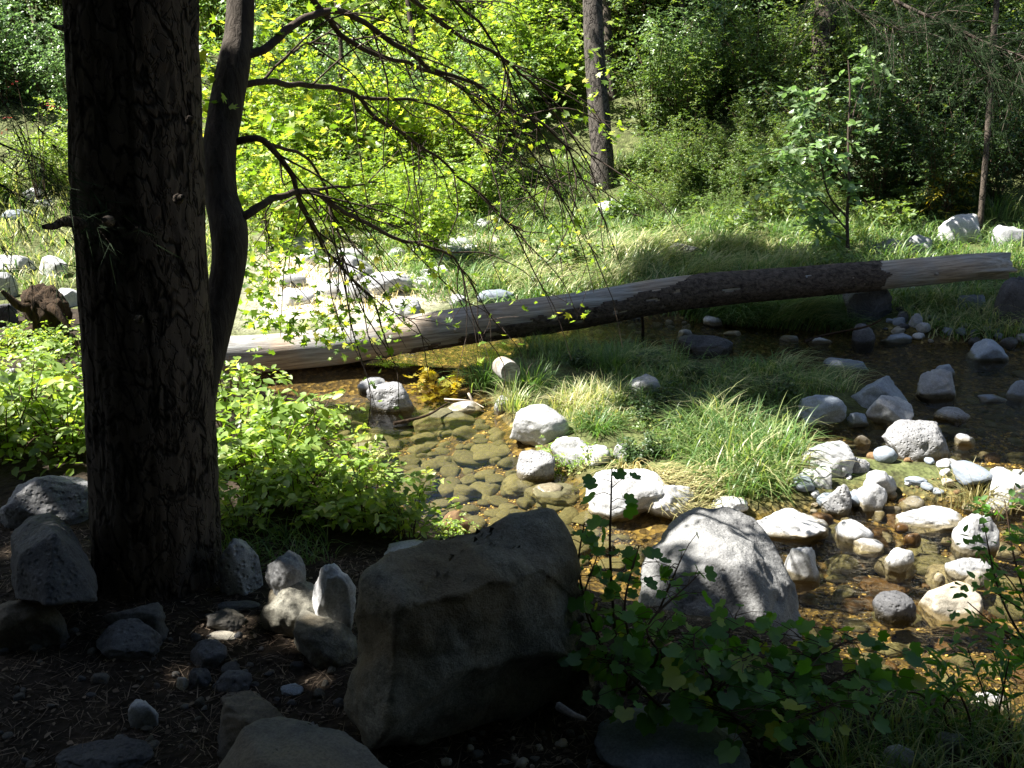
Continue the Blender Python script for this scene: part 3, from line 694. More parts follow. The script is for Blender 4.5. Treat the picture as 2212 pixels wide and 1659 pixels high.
scatter(34, inpoly([(1720, 985), (1880, 970), (2120, 980), (2230, 1030), (2230, 1260), (2000, 1290), (1800, 1240), (1740, 1160)]), 'stone', 'smaller stone wedged between the white boulders of the shallows', 'stones wedged in the shallows', 'rock', ['white', 'grey', 'grey', 'blue'], (.04, .085), .6, .75, np.random.default_rng(33), .9)
# golden gravel between the cobbles
mb = MB(); rg = np.random.default_rng(31)
for (poly, n, s0) in ((POOL, 3200, .007), (RIFF, 1500, .007), ([(2020, 930), (2212, 930), (2212, 1030), (2060, 1010)], 900, .009)):
    f = inpoly(poly)
    V0, F0 = ico(1)
    pp = np.array([f(rg) for _ in range(n)])
    W = np.array([onz(u, v, WATER - .14) for u, v in pp]); W[:, 2] = height(W)
    for i in range(n):
        s_ = s0 * rg.uniform(.5, 1.9)
        mb.add(V0 * s_ * np.array([1, rg.uniform(.6, 1), .6]) + W[i] + (0, 0, s_ * .2), F0, rg.random())
m, N, L, out = M('gold_gravel'); a = N('Attribute', attribute_name='var')
c = ramp(N, L, a.outputs['Fac'], [(0, (.03, .022, .01)), (.5, (.10, .065, .02)), (.82, (.32, .20, .03)), (1, (.55, .42, .14))])
p = N('BsdfPrincipled', i_Roughness=.6); L(c, p.inputs[0]); L(p.outputs[0], out.inputs[0])
tag(mb.build('gravel', m), 'golden gravel between the cobbles of the creek bed', 'gravel', kind='stuff')

# ------------------------------------------------------------------ near pine
tl = [(0, 145, 425), (250, 158, 432), (480, 163, 440), (500, 168, 441), (700, 183, 450), (850, 192, 462), (1000, 198, 466), (1200, 207, 475), (1270, 210, 485), (1310, 200, 500), (1345, 180, 528)]
vv = np.linspace(-650, 1345, 150)
lf = np.interp(vv, [a_[0] for a_ in tl], [a_[1] for a_ in tl]); rt = np.interp(vv, [a_[0] for a_ in tl], [a_[2] for a_ in tl])
lf[vv < 0] = 145 + vv[vv < 0] * .05; rt[vv < 0] = 425 + vv[vv < 0] * .03
base = hit(350, 1322)[0]; yb = base[1] + .27
P = []; Rr = []
for u0, u1, v in zip(lf, rt, vv):
    d = ray((u0 + u1) / 2, v); t = yb / d[1]; P.append(CAM + d * t); Rr.append((u1 - u0) / 2 * t / F)
P = np.array(P); Rr = np.array(Rr)
k = 128
A, Zi = np.meshgrid(np.linspace(0, 2 * np.pi, k, endpoint=False), P[:, 2])
qx = np.c_[(np.cos(A) * 4.2).ravel(), (np.sin(A) * 4.2).ravel(), (Zi * 5.5).ravel()]
w1 = fbm(qx + 3, 3)
ridge = 1 - np.abs(perlin(np.c_[qx[:, :2] * 1.4, qx[:, 2] * .55] + w1[:, None] * .5)) * 2.6
dsp = (1.0 - .05 * np.clip(ridge, 0, 1) ** 3 + .02 * w1 + .012 * perlin(qx * 4)).reshape(A.shape)
pine = empty('pine_tree', base, 'thick dark pine trunk with plated bark standing before the creek', 'tree')
mb = MB(); tube(mb, P[::-1] - base, Rr[::-1], k, .3, True, dsp[::-1]); trunk = mb.build('trunk', MAT['pine'], pine)
zq = yb
def stub(px, r, name='branch_stub', mat='pine'):
    mb = MB(); Q_ = spline([at(*q) - base for q in px], 10); tube(mb, Q_, np.linspace(r, r * .35, 10), 8); mb.build(name, MAT[mat], pine)
tpt = 3.0
stub([(175, 482, 2.92), (140, 478, 2.85), (118, 488, 2.8), (94, 490, 2.75)], .019)
stub([(160, 50, 3.15), (140, 60, 3.1), (118, 58, 3.05)], .017)
stub([(235, 478, 2.75), (225, 475, 2.66)], .018)
stub([(385, 430, 2.8), (395, 425, 2.72)], .016)
for (u, v) in ((300, 690), (410, 260)):
    stub([(u, v, 2.8), (u + 5, v - 4, 2.74)], .014)

# unseen canopy added above the frame; its crown pieces are lifted from the ground along the sun so that they shade it
def clumps(mb, C, rng, n=56, rad=.36, ls=.21, tmpl=T_QUAD):
    m_ = len(C) * n
    Cc = np.repeat(C, n, 0) + rng.normal(size=(m_, 3)) * rad * .55
    D = rng.normal(size=(m_, 3)); Nn = rng.normal(size=(m_, 3)) + S * 1.0
    leaves(mb, Cc, D, Nn, ls * rng.uniform(.6, 1.3, m_), tmpl, rng.random(m_))
def lift(poly, step, h0, h1, z0, rng, keep=1.0, gap=0.0):
    poly = np.array(poly, float); lo, hi = poly.min(0), poly.max(0)
    g = np.stack(np.meshgrid(np.arange(lo[0], hi[0], step), np.arange(lo[1], hi[1], step)), -1).reshape(-1, 2)
    g = g + rng.uniform(-.4, .4, g.shape) * step
    g = g[sdf(g, poly) > 0]
    if gap: g = g[fbm(np.c_[g * .9, np.zeros(len(g))], 2) + rng.normal(size=len(g)) * .08 > gap]
    g = g[rng.random(len(g)) < keep]
    P = np.c_[g, np.full(len(g), z0)]
    h = rng.uniform(h0, h1, len(g))
    return P + S * (h / S[2])[:, None]
rc = np.random.default_rng(41)
SHADE_A = [(-12, -9), (-12, 4.0), (-3.2, 4.25), (-1.75, 4.15), (-1.35, 3.4), (-1.05, 3.0), (-.82, 2.84), (-.62, 2.66), (-.38, 2.50), (.1, 2.64), (.3, 2.72), (.8, 2.8), (1.2, 2.8), (1.6, 3.2), (1.75, 3.7), (2.0, 4.0), (2.7, 4.15), (4.8, 4.3), (4.8, 3.95), (2.5, 3.95), (1.8, 3.85), (1.4, 3.4), (1.65, 2.8), (2.4, 2.4), (4, 1.9), (8, 1.5), (22, 1), (22, -12), (-12, -12)]  # also reaches behind the camera, to keep sky light off the foreground
CA = np.vstack([lift(SHADE_A, .40, 5.2, 8.5, -.25, rc), lift([(-4, .3), (-4, 3.5), (-1.6, 3.1), (-1, 2.7), (-.6, 2.4), (.2, 2.4), (1.1, 2.6), (1.9, 2.6), (2, .3)], .34, 5.6, 8.8, -.1, rc)])
CA2 = lift([(.5, 2.8), (.6, 3.7), (1.5, 3.9), (1.7, 3.3), (1.3, 2.8)], .26, 4.6, 5.6, -.1, rc, .6)  # sparse unseen leaves added to throw dapples on the grey boulder
CA3 = []  # unseen leaf clumps added to keep the sun off the pine trunk
for z_ in np.arange(-.3, 2.6, .1):
    for o_ in (-.12, 0, .12, .24, .34):
        CA3.append(np.array([base[0] - o_ * S[1] * 1.6 - .05, yb + o_, z_]) + S * rc.uniform(2.0, 3.4) / S[2])
CA3 = np.array(CA3)
mb = MB(); clumps(mb, CA - base, rc); clumps(mb, CA3 - base, rc, 40, .16, .1); clumps(mb, CA2 - base, rc, 12, .25, .07, T_NARROW); mb.build('crown', MAT['canopy'], pine, False)  # pine crown built from the added shade pieces, all out of view
def limbs(parent, origin, C, trunk_pts, rng, n, r0, mat):
    mb = MB()
    sel = C[rng.choice(len(C), n, replace=False)]
    for c in sel:
        a = trunk_pts[np.argmin(np.abs(trunk_pts[:, 2] - (c[2] - .25 * np.hypot(*(c - trunk_pts[-1])[:2]))))]
        mid = (a + c) / 2 + np.array([0, 0, .25]); q = spline([a - origin, mid - origin, c - origin], 10)
        tube(mb, q, np.linspace(r0, .012, 10), 6)
    mb.build('branch', mat, parent)
top = P[0] + np.outer(np.linspace(0, 1, 30), np.array([-.1, .1, 8]))
mb = MB(); tube(mb, top - base, np.linspace(Rr[0], .05, 30), 24); mb.build('upper_trunk', MAT['pine'], pine)
limbs(pine, base, CA, top, rc, 14, .025, MAT['pine'])
def needle_branch(px, r, ntw, nl, rng, parent, org, ln=.11, mat='needle', fan=1.0, tl=1.0, dr=.35):
    """a drooping conifer branch whose twigs carry needle tufts"""
    wood = MB(); nd = MB()
    Q_ = spline([at(*q) - org for q in px], 24); tube(wood, Q_, np.linspace(r, r * .25, 24), 6)
    for i in range(ntw):
        s_ = rng.integers(4, 24); a = Q_[s_]; T = unit(Q_[min(s_ + 1, 23)] - Q_[s_ - 1])
        d = unit(T * .8 + rng.normal(size=3) * .55 * fan + np.array([0, 0, -dr])); l = rng.uniform(.15, .42) * tl
        tw = spline([a, a + d * l * .5 + (0, 0, -.01), a + d * l + np.array([0, 0, -.06])], 8); tube(wood, tw, np.linspace(r * .16, r * .08, 8), 4)
        C = tw[rng.integers(1, 8, nl)]; Dn = unit(unit(tw[-1] - tw[0]) * .9 + rng.normal(size=(nl, 3)) * .45)
        leaves(nd, C, Dn, rng.normal(size=(nl, 3)), ln * rng.uniform(.7, 1.2, nl), T_NEEDLE, rng.random(nl))
    b_ = wood.build('branch', MAT['pine'], parent); nd.build('needles', MAT[mat], b_, False)
needle_branch([(-260, 180, 3.0), (-120, 250, 2.9), (0, 310, 2.85), (90, 345, 2.8)], .006, 16, 26, rc, pine, base)
needle_branch([(-260, 250, 3.0), (-120, 330, 2.9), (0, 400, 2.85), (80, 440, 2.8)], .005, 14, 24, rc, pine, base)
needle_branch([(-200, 60, 3.0), (-90, 120, 2.9), (-20, 180, 2.8), (20, 240, 2.8)], .006, 10, 26, rc, pine, base)

# ------------------------------------------------------------------ maple leaning out behind the pine
mo = at(416, 1330, 3.5); mo[2] = height(mo)[0]
maple = empty('maple_tree', mo, 'slender leaning maple with drooping bare twigs growing beside the pine', 'tree')
tk = [(418, 1200, 3.5, 36), (424, 1000, 3.5, 35), (434, 850, 3.5, 34), (457, 740, 3.5, 35), (481, 640, 3.5, 35), (495, 560, 3.5, 37), (494, 490, 3.5, 41), (478, 420, 3.5, 35), (474, 330, 3.5, 36), (487, 240, 3.52, 36), (503, 150, 3.52, 35), (515, 80, 3.54, 31), (520, 0, 3.55, 29), (527, -120, 3.56, 27), (540, -300, 3.6, 24), (560, -520, 3.7, 18)]
Q_ = spline([at(a_, b_, c_) - mo for a_, b_, c_, d_ in tk], 90); rr = np.interp(np.linspace(0, 1, 90), np.linspace(0, 1, len(tk)), [d_ * c_ / F for a_, b_, c_, d_ in tk])
Q_ = np.vstack([[0, 0, -.1], Q_]); rr = np.concatenate([[.085], rr])
dn = 1 + .06 * fbm(np.c_[np.tile(np.cos(np.linspace(0, 6.28, 24)) * 3, 91), np.tile(np.sin(np.linspace(0, 6.28, 24)) * 3, 91), np.repeat(Q_[:, 2] * 4, 24)], 3).reshape(91, 24)
mb = MB(); tube(mb, Q_, rr, 24, .3, True, dn); mb.build('trunk', MAT['maplebark'], maple)
rm = np.random.default_rng(55)
BR = [  # main branches: (u, v, depth)
 ([(525, 125, 3.52), (593, 87, 3.6), (667, 37, 3.75), (737, 27, 3.9), (780, 43, 4.0), (894, 127, 4.3), (937, 150, 4.4), (1020, 177, 4.6), (1104, 233, 4.8), (1180, 277, 5.0), (1234, 340, 5.1), (1244, 433, 5.1), (1220, 510, 5.1)], .021, 44),
 ([(505, 185, 3.52), (567, 174, 3.6), (633, 182, 3.8), (733, 192, 4.1), (774, 207, 4.2), (817, 253, 4.3), (880, 293, 4.5), (930, 333, 4.7), (977, 367, 4.8), (1057, 440, 5.0), (1120, 500, 5.1), (1150, 547, 5.1)], .017, 40),
 ([(488, 312, 3.52), (533, 303, 3.5), (573, 313, 3.55), (623, 363, 3.7), (643, 420, 3.8), (653, 450, 3.9), (683, 507, 4.0), (710, 550, 4.1), (797, 640, 4.3), (824, 710, 4.4), (844, 763, 4.5)], .018, 34),
 ([(505, 478, 3.5), (530, 462, 3.5), (567, 437, 3.55), (617, 423, 3.7), (687, 420, 3.9), (737, 453, 4.1), (837, 507, 4.5), (924, 533, 4.8), (977, 553, 5.0), (1000, 580, 5.1), (1030, 616, 5.2)], .022, 36),
 ([(617, 423, 3.7), (683, 412, 3.9), (760, 400, 4.2), (830, 392, 4.4)], .012, 12),
 ([(528, -60, 3.55), (620, -60, 3.7), (700, 30, 3.9), (750, 85, 4.0), (837, 127, 4.2), (937, 157, 4.5), (1040, 215, 4.7), (1150, 330, 5.0), (1200, 420, 5.1)], .020, 40),
 ([(530, -110, 3.55), (700, -90, 3.9), (860, -20, 4.3), (980, 70, 4.6), (1090, 130, 4.8), (1170, 210, 5.0), (1250, 320, 5.2), (1300, 420, 5.3)], .018, 40),
 ([(455, 318, 3.5), (438, 296, 3.5), (425, 285, 3.5)], .014, 2),
 ([(573, 313, 3.55), (640, 330, 3.8), (690, 380, 4.0), (720, 470, 4.1), (740, 560, 4.2)], .010, 20),
 ([(567, 174, 3.6), (600, 140, 3.7), (650, 105, 3.9), (720, 60, 4.1)], .008, 10),
 ([(774, 207, 4.2), (870, 215, 4.4), (960, 240, 4.7), (1030, 300, 4.9), (1075, 390, 5.0)], .011, 26),
 ([(530, -200, 3.6), (620, -230, 3.5), (760, -160, 3.6), (900, -60, 3.8), (1010, 20, 4.1), (1080, 120, 4.3), (1120, 240, 4.5)], .017, 30),
]
leafC = []; nb = 0
for px, r0, ntw in BR:
    wood = MB(); nq = 12 * len(px)
    q = spline([at(*p_) - mo for p_ in px], nq); q = q + np.c_[fbm(q * 5, 2), fbm(q * 5 + 9, 2), fbm(q * 5 + 20, 2)] * .02
    tube(wood, q, np.linspace(r0 * .78, .003, nq) , 7)
    for i in range(int(ntw * .4)):
        s_ = int(nq * rm.uniform(.18, .99)); a = q[s_]; T = unit(q[min(s_ + 1, nq - 1)] - q[s_ - 1])
        d = unit(T * 1.0 + rm.normal(size=3) * np.array([.5, .5, .4]) + np.array([.08, 0, -.28])); l = rm.uniform(.18, .75)
        tw = spline([a, a + d * l * .45 + rm.normal(size=3) * .02, a + d * l * .8 + np.array([0, 0, -.06 * l]) + rm.normal(size=3) * .03, a + d * l + np.array([0, 0, -.22 * l])], 12)
        tube(wood, tw, np.linspace(.0042, .0014, 12), 4)
        for j in range(rm.integers(1, 4)):
            b_ = tw[rm.integers(3, 11)]; d2 = unit(d + rm.normal(size=3) * .6 + np.array([0, 0, -.3])); l2 = l * rm.uniform(.25, .6)
            t2 = spline([b_, b_ + d2 * l2 * .5, b_ + d2 * l2 + np.array([0, 0, -.08 * l2])], 7); tube(wood, t2, np.linspace(.0024, .0011, 7), 3)
            if rm.random() < .45: leafC.append(t2[-1])
        if rm.random() < .4: leafC.append(tw[-1])
    wood.build('branch', MAT['twig'], maple)
leafC = np.array(leafC)
extra = []
def lc(u, v, t, n, su, sv):
    for _ in range(n): extra.append(at(u + rm.normal() * su, v + rm.normal() * sv, t + rm.normal() * .12) - mo)
for a_ in [(600, 60, 3.9, 22, 40, 30), (800, 30, 4.3, 40, 80, 25), (470, 110, 3.6, 14, 22, 40), (450, 230, 3.6, 10, 14, 30), (620, 260, 4.0, 34, 60, 40), (700, 330, 4.2, 44, 60, 50), (560, 370, 3.9, 26, 30, 40),
           (820, 300, 4.5, 16, 60, 50), (640, 500, 4.1, 40, 60, 50), (600, 560, 4.1, 34, 40, 30), (830, 700, 4.45, 20, 25, 14), (740, 735, 4.4, 16, 24, 14), (690, 690, 4.4, 26, 40, 18), (620, 680, 4.2, 24, 40, 20), (560, 640, 4.1, 28, 24, 40),
           (930, 590, 4.9, 14, 25, 25), (1080, 60, 4.8, 26, 80, 40), (960, 60, 4.5, 24, 60, 40), (1240, 240, 5.2, 20, 40, 60), (1290, 220, 5.3, 14, 20, 80), (1210, 530, 5.1, 8, 15, 20)]: lc(*a_)
C = np.vstack([leafC, np.array(extra)]); nl = 3
C = np.repeat(C, nl, 0) + rm.normal(size=(len(C) * nl, 3)) * .028
D = rm.normal(size=(len(C), 3)) * np.array([1, 1, .5]) + np.array([0, 0, -.35]); Nn = rm.normal(size=(len(C), 3)) * .55 + np.array([0, 0, 1])
mb = MB(); leaves(mb, C, D, Nn, rm.uniform(.024, .05, len(C)), T_MAPLE, rm.random(len(C)) ** 1.5); mb.build('crown', MAT['maple'], maple)

# ------------------------------------------------------------------ fallen log
ax = [(330, 772, 8.5, 40), (560, 764, 8.75, 41), (737, 746, 8.9, 41), (970, 708, 9.1, 40), (1240, 671, 9.35, 39), (1475, 632, 9.6, 36), (1700, 612, 9.8, 33), (1900, 595, 9.95, 31), (2100, 577, 10.1, 29), (2178, 574, 10.2, 29)]
A_ = np.array([at(a_, b_, c_) for a_, b_, c_, d_ in ax]); lo = A_[0].copy(); le = unit(A_[-1] - A_[0])
rz = math.atan2(le[1], le[0]); ry = -math.asin(le[2])
Mr = np.array(Matrix.Rotation(rz, 3, 'Z') @ Matrix.Rotation(ry, 3, 'Y'))
NL = 420; q = spline((A_ - lo) @ Mr, NL); rl = np.interp(np.linspace(0, 1, NL), np.linspace(0, 1, len(ax)), [d_ * c_ / F for a_, b_, c_, d_ in ax])
KL = 64; an = np.linspace(0, 2 * np.pi, KL, endpoint=False)
gq = np.c_[np.repeat(q[:, 0], KL) * 1.5, np.tile(np.cos(an) * 1.2, NL), np.tile(np.sin(an) * 1.2, NL)]
dl = (1 + .05 * fbm(gq, 3) + .025 * perlin(np.c_[gq[:, 0], gq[:, 1:] * 6])).reshape(NL, KL)
us = np.interp(q[:, 0], ((A_ - lo) @ Mr)[:, 0], [a_[0] for a_ in ax])
fall = empty('fallen_log', lo, 'long fallen tree trunk spanning the creek, partly bare and partly barky', 'log')
fall.rotation_euler = (0, ry, rz)
# split, broken far end
for i in range(NL):
    if us[i] > 2060:
        w = (us[i] - 2060) / 118; dl[i] *= 1 - .55 * w ** 2 * (perlin(np.c_[np.cos(an) * 2.5, np.sin(an) * 2.5, np.full(KL, 3.3)]) > -.05)
mb = MB(); tube(mb, q, rl, KL, .3, True, dl); mb.build('bare_trunk', MAT['wood'], fall)
# angles: in tube() 0 is along cross(T, z) (towards the camera side), +90 degrees is down or up; work with real height
T0 = np.array([1.0, 0, 0]); Xp = np.cross(T0, [0, 0, 1.0]); Yp = np.cross(T0, Xp)
upness = (np.cos(an)[:, None] * Xp + np.sin(an)[:, None] * Yp)[:, 2]
side = (np.cos(an)[:, None] * Xp + np.sin(an)[:, None] * Yp)[:, 1]
lim = np.interp(us, [600, 900, 1050, 1250, 1450, 1520, 1880, 1900], [-1.3, -.95, -.5, -.12, .25, 1.2, 1.2, 1.2])
edge = perlin(np.c_[gq[:, 0] * 4, gq[:, 1:] * 2]).reshape(NL, KL) * .35
endu = 1895 + 34 * perlin(np.c_[np.cos(an) * 2, np.sin(an) * 2, np.zeros(KL)])
keep = (upness[None] * .85 + side[None] * .5 < lim[:, None] + edge) & (us[:, None] < endu[None]) & (perlin(np.c_[gq[:, 0] * 3.1, gq[:, 1:] * 2.4]).reshape(NL, KL) < np.interp(us, [900, 1400, 1550, 1900], [.25, .30, .42, .36])[:, None])
bd = dl * 1.022 + (.07 * np.abs(perlin(np.c_[gq[:, 0] * 9, gq[:, 1:] * 7])) + .07 * np.abs(perlin(np.c_[gq[:, 0] * 24, gq[:, 1:] * 10]))).reshape(NL, KL)
V = []; 
for i in range(NL):
    r = rl[i] * bd[i]; V.append(q[i] + r[:, None] * (np.cos(an)[:, None] * Xp + np.sin(an)[:, None] * Yp))
# inner skin gives the bark its thickness
for i in range(NL):
    r = rl[i] * dl[i] * .985; V.append(q[i] + r[:, None] * (np.cos(an)[:, None] * Xp + np.sin(an)[:, None] * Yp))
V = np.concatenate(V); f = []; NK = NL * KL
for i in range(NL - 1):
    for j in range(KL):
        if keep[i, j]:
            a_, b_, c_, d_ = i * KL + j, i * KL + (j + 1) % KL, (i + 1) * KL + (j + 1) % KL, (i + 1) * KL + j
            f.append((a_, b_, c_, d_))
            for (e0, e1, ni, nj) in ((a_, d_, i, j - 1), (c_, b_, i, (j + 1) % KL), (b_, a_, i - 1, j), (d_, c_, i + 1, j)):
                if ni < 0 or ni >= NL or not keep[ni, nj]: f.append((e0, e1, e1 + NK, e0 + NK))
MB().add(V, np.array(f)).build('bark', MAT['logbark'], fall)['label'] = 'dark shaggy bark patch ending in a clean edge'
mb = MB(); iq = int(np.argmin(np.abs(us - 975))); tube(mb, np.array([q[iq] + (0, -rl[iq] * .9, .02), q[iq] + (.01, -rl[iq] * 1.12, .02)]), [.022, .014], 8); mb.build('knot', MAT['wood'], fall)
mb = MB(); iq = int(np.argmin(np.abs(us - 2000))); tube(mb, np.array([q[iq] + (0, -rl[iq] * .9, .0), q[iq] + (.01, -rl[iq] * 1.15, .0)]), [.024, .015], 8); mb.build('knot', MAT['wood'], fall)
# stick that stands under it
mb = MB(); a = hit(1387, 748)[0]; b_ = at(1386, 668, 9.5); tube(mb, np.array([[0, 0, -.05], (b_ - a) * .5 + (.01, 0, 0), b_ - a]), [.017, .016, .014], 8); o = mb.build('stick', MAT['root']); o.location = a
tag(o, 'thin upright stick standing in the water under the log', 'stick')
# the rotten stump on the far left
so = hit(112, 735)[0]; st_ = empty('tree_stump', so, 'twisted rotten brown stump with roots left of the pine', 'stump')
mb = MB(); V, Fc = stone(77, 5, 2.2, 4, 2.5, .8); t_ = (so - CAM) @ FW
V = V * np.array([48, 40, 72]) * t_ / F; V[:, 0] += V[:, 2] * -.12
V = V + V * (.28 * np.abs(perlin(np.c_[V[:, :2] * 9, V[:, 2] * 3])) + .12 * perlin(np.c_[V[:, :2] * 26, V[:, 2] * 8]))[:, None]
mb.add(V + np.array([0, 0, .14]), Fc); mb.build('stump_body', MAT['root'], st_)
for (dx, dz, ex, ez) in ((-.12, .25, -.2, .36), (.1, .22, .2, .1), (-.1, .08, -.26, -.02), (.12, .05, .27, -.05), (0, .1, .05, -.08)):
    mb = MB(); tube(mb, spline([(dx * .4, -.05, dz), (dx, -.1, dz), (ex, -.14, ez)], 8), np.linspace(.05, .012, 8), 8); mb.build('root', MAT['root'], st_)
# sawn block in the island grass
cb = at(1093, 797, 7.9); mb = MB(); e = at(1118, 815, 7.6) - at(1068, 782, 8.15); e = unit(e)
qq = np.array([-e * .12, -e * .04, e * .04, e * .12]); tube(mb, qq, [.078, .083, .084, .08], 28, .5, True, 1 + .06 * fbm(np.c_[np.tile(np.cos(np.linspace(0, 6.28, 28)) * 2, 4), np.tile(np.sin(np.linspace(0, 6.28, 28)) * 2, 4), np.repeat([0, .3, .6, .9], 28)], 2).reshape(4, 28))
o = mb.build('wood_block', MAT['wood']); o.location = cb; tag(o, 'short weathered log end poking out of the island grass', 'log')
# dead twigs
def stick(name, label, pts_, r, mat, cat='stick', group=None):
    W = np.array(pts_); a = W[0]; mb = MB(); q = spline(W - a, 14); tube(mb, q, np.linspace(r, r * .4, 14), 6, .6); o = mb.build(name, MAT[mat]); o.location = a; return tag(o, label, cat, group)
g_ = 'dead sticks piled by the egg shaped boulder'
tb = hit(1040, 885)[1]
for i, (p0, p1, p2, r) in enumerate([((1012, 850), (1030, 880), (1065, 900), .012), ((960, 862), (1015, 866), (1045, 880), .008), ((1022, 870), (1050, 905), (1045, 935), .009), ((1030, 880), (1060, 900), (1078, 914), .013), ((1000, 878), (1035, 885), (1062, 915), .007), ((1020, 890), (1050, 900), (1090, 925), .008)]):
    stick('dead_stick', 'bleached dead stick in the small pile by the egg shaped boulder', [at(*p0, tb + .12), at(*p1, tb), at(*p2, tb - .1)], r, 'driftwood', 'stick', g_)
stick('branch_drift', 'long thin brown branch lying in the pool edge near the pitted stone', [onz(850, 915, WATER + .02), onz(920, 898, WATER + .04), onz(965, 872, WATER + .08)], .014, 'root')
stick('curved_branch', 'curved dead branch lying over the far channel', [onz(1738, 738, WATER + .02), onz(1790, 722, WATER + .06), onz(1870, 706, WATER + .2), onz(1905, 690, WATER + .3)], .016, 'root')
stick('dry_stick', 'short grey stick leaning at the foot of the big boulder', [at(1205, 1525, 2.4), at(1240, 1545, 2.36), at(1265, 1553, 2.33)], .011, 'shade', 'stick')
for i, (p0, p1) in enumerate([((590, 905), (555, 1000)), ((575, 880), (570, 960)), ((620, 860), (560, 900))]):
    pass

# ------------------------------------------------------------------ plants
def sprays(mbl, O, D, Ln, nleaf, ll, tmpl, rng, droop=.25, tilt=.45, var=None):
    n = len(O); s_ = np.linspace(.15, 1, nleaf)
    side = np.where(np.arange(nleaf) % 2 == 0, 1, -1)
    D = unit(D); X = unit(np.cross(D, [0, 0, 1.0]) + 1e-4)
    C = O[:, None] + D[:, None] * (Ln[:, None] * s_)[..., None]; C[..., 2] -= droop * Ln[:, None] * s_ ** 2
    A_ = D[:, None] * .6 + X[:, None] * (side * .9)[None, :, None] + rng.normal(size=(n, nleaf, 3)) * .35; A_[..., 2] -= .25
    Nn = np.array([0, 0, 1.0]) + rng.normal(size=(n, nleaf, 3)) * tilt
    var = np.clip(np.repeat(rng.random(n)[:, None] * .5, nleaf, 1) + rng.random((n, nleaf)) * .35, 0, 1)
    leaves(mbl, C.reshape(-1, 3), A_.reshape(-1, 3), Nn.reshape(-1, 3), ll * rng.uniform(.6, 1.2, n * nleaf), tmpl, var.ravel())
def shrub(name, mat, size, nst, nsp, nleaf, ll, tmpl, seed, label, cat='shrub', group=None, loc=(0, 0, 0), sl=.3, lean=(0, 0), smat='stem', rs=.01, hollow=.3):
    rng = np.random.default_rng(seed); rx, ry, h = size
    root = empty(name, loc, label, cat, group)
    wood = MB(); fol = MB(); tips = []
    for i in range(nst):
        a = rng.uniform(0, 6.28); q = math.sqrt(rng.random()); e = np.array([math.cos(a) * rx * q, math.sin(a) * ry * q, h * rng.uniform(.55, 1.0) * (1 - .35 * q * q)]) + np.array([lean[0], lean[1], 0])
        b0 = np.array([math.cos(a) * rx * .12, math.sin(a) * ry * .12, -.05]); mid = b0 * .5 + e * .5 + np.array([-e[0] * .12, -e[1] * .12, h * .1])
        w = spline([b0, mid, e], 12); tube(wood, w, np.linspace(rs, rs * .3, 12), 5)
        k_ = max(1, nsp // nst)
        ii = rng.integers(int(12 * hollow), 12, k_)
        tips.append(w[ii])
    O = np.concatenate(tips); O = O + rng.normal(size=O.shape) * np.array([rx, ry, h]) * .06
    D = O * np.array([1, 1, 0]) / max(rx, ry) * .6 + rng.normal(size=O.shape) * np.array([.8, .8, .45]) + np.array([0, 0, .15])
    sprays(fol, O, D, sl * rng.uniform(.5, 1.2, len(O)), nleaf, ll, tmpl, rng)
    wood.build('stems', MAT[smat], root).name = 'stem'
    fol.build('foliage', MAT[mat], root, False)
    return root
def gp(u, v):
    return hit(u, v)[0]
HID = []
# near-bank dogwoods: one prototype each of three, then copies
near = [ # u, v of the foot, scale, label
 (520, 1010, 1.0, 'leafy bank shrub just right of the pine at half its height'), (585, 960, .9, 'sunlit bank shrub below the left end of the log'), (650, 1010, 1.1, 'sunlit bank shrub reaching over the pool'),
 (560, 1090, .75, 'bank shrub above the half sunlit round stone'), (640, 1110, .72, 'bank shrub behind the hollowed white stone'), (720, 1120, .7, 'bank shrub between the white stone and the pool'),
 (800, 1140, .62, 'low bank shrub at the back of the big boulder'), (735, 1050, .75, 'bank shrub over the white stone in the pool edge'), (880, 1160, .62, 'small bank shrub at the near corner of the pool'),
 (500, 880, .8, 'bank shrub in front of the log end beside the maple'), (690, 950, .7, 'yellow tinged bank shrub at the head of the pool'), (520, 1150, .6, 'bank shrub above the tall upright stone'), (970, 1178, .3, 'tiny red stemmed sprig on the big boulder back'),
 (600, 1040, .85, 'bank shrub in the middle of the sunny thicket'), (780, 1090, .7, 'bank shrub overhanging the lower pool'),
 (40, 870, .72, 'sunlit shrub in front of the stump at the picture edge'), (110, 900, .75, 'sunlit shrub between the stump and the pine'), (165, 920, .7, 'sunlit shrub touching the pine on its far side'), (60, 960, 1.0, 'shrub above the pitted lava boulder'),
 (150, 990, .9, 'shrub behind the lava boulder against the pine'), (10, 1000, 1.0, 'shrub at the picture edge beside the lava boulder'), (95, 800, .5, 'yellow tipped shrub at the foot of the stump'), (10, 910, .8, 'shrub at the picture edge above the lava boulder'),
 (15, 640, .4, 'leafy shrub growing over the boulders by the stump'), (185, 790, .6, 'shrub peeking out behind the pine trunk'),
 (55, 735, .42, 'small leafy shrub in front of the stump roots at the picture edge'), (135, 745, .45, 'small leafy shrub hiding the stump foot beside the pine'), (95, 765, .45, 'small leafy shrub right below the stump'), (15, 760, .5, 'small shrub on the dark bank at the picture edge below the stump')]
protos = [shrub('dogwood_shrub', 'yellow', (.36, .32, .46), 14, 60, 7, .062, T_OVAL, 100 + i, 'x', 'shrub', 'leafy shrubs on the near bank', sl=.17, rs=.005) for i in range(3)]
used = set()
for i, (u, v, s_, lab) in enumerate(near):
    P_ = gp(u, v); p_ = protos[i % 3]; rz_ = random.uniform(0, 6.28)
    if i % 3 not in used: used.add(i % 3); p_.location = P_; p_.scale = (s_,) * 3; p_['label'] = lab
    else: copy_tree(p_, P_, rz_, s_, lab)
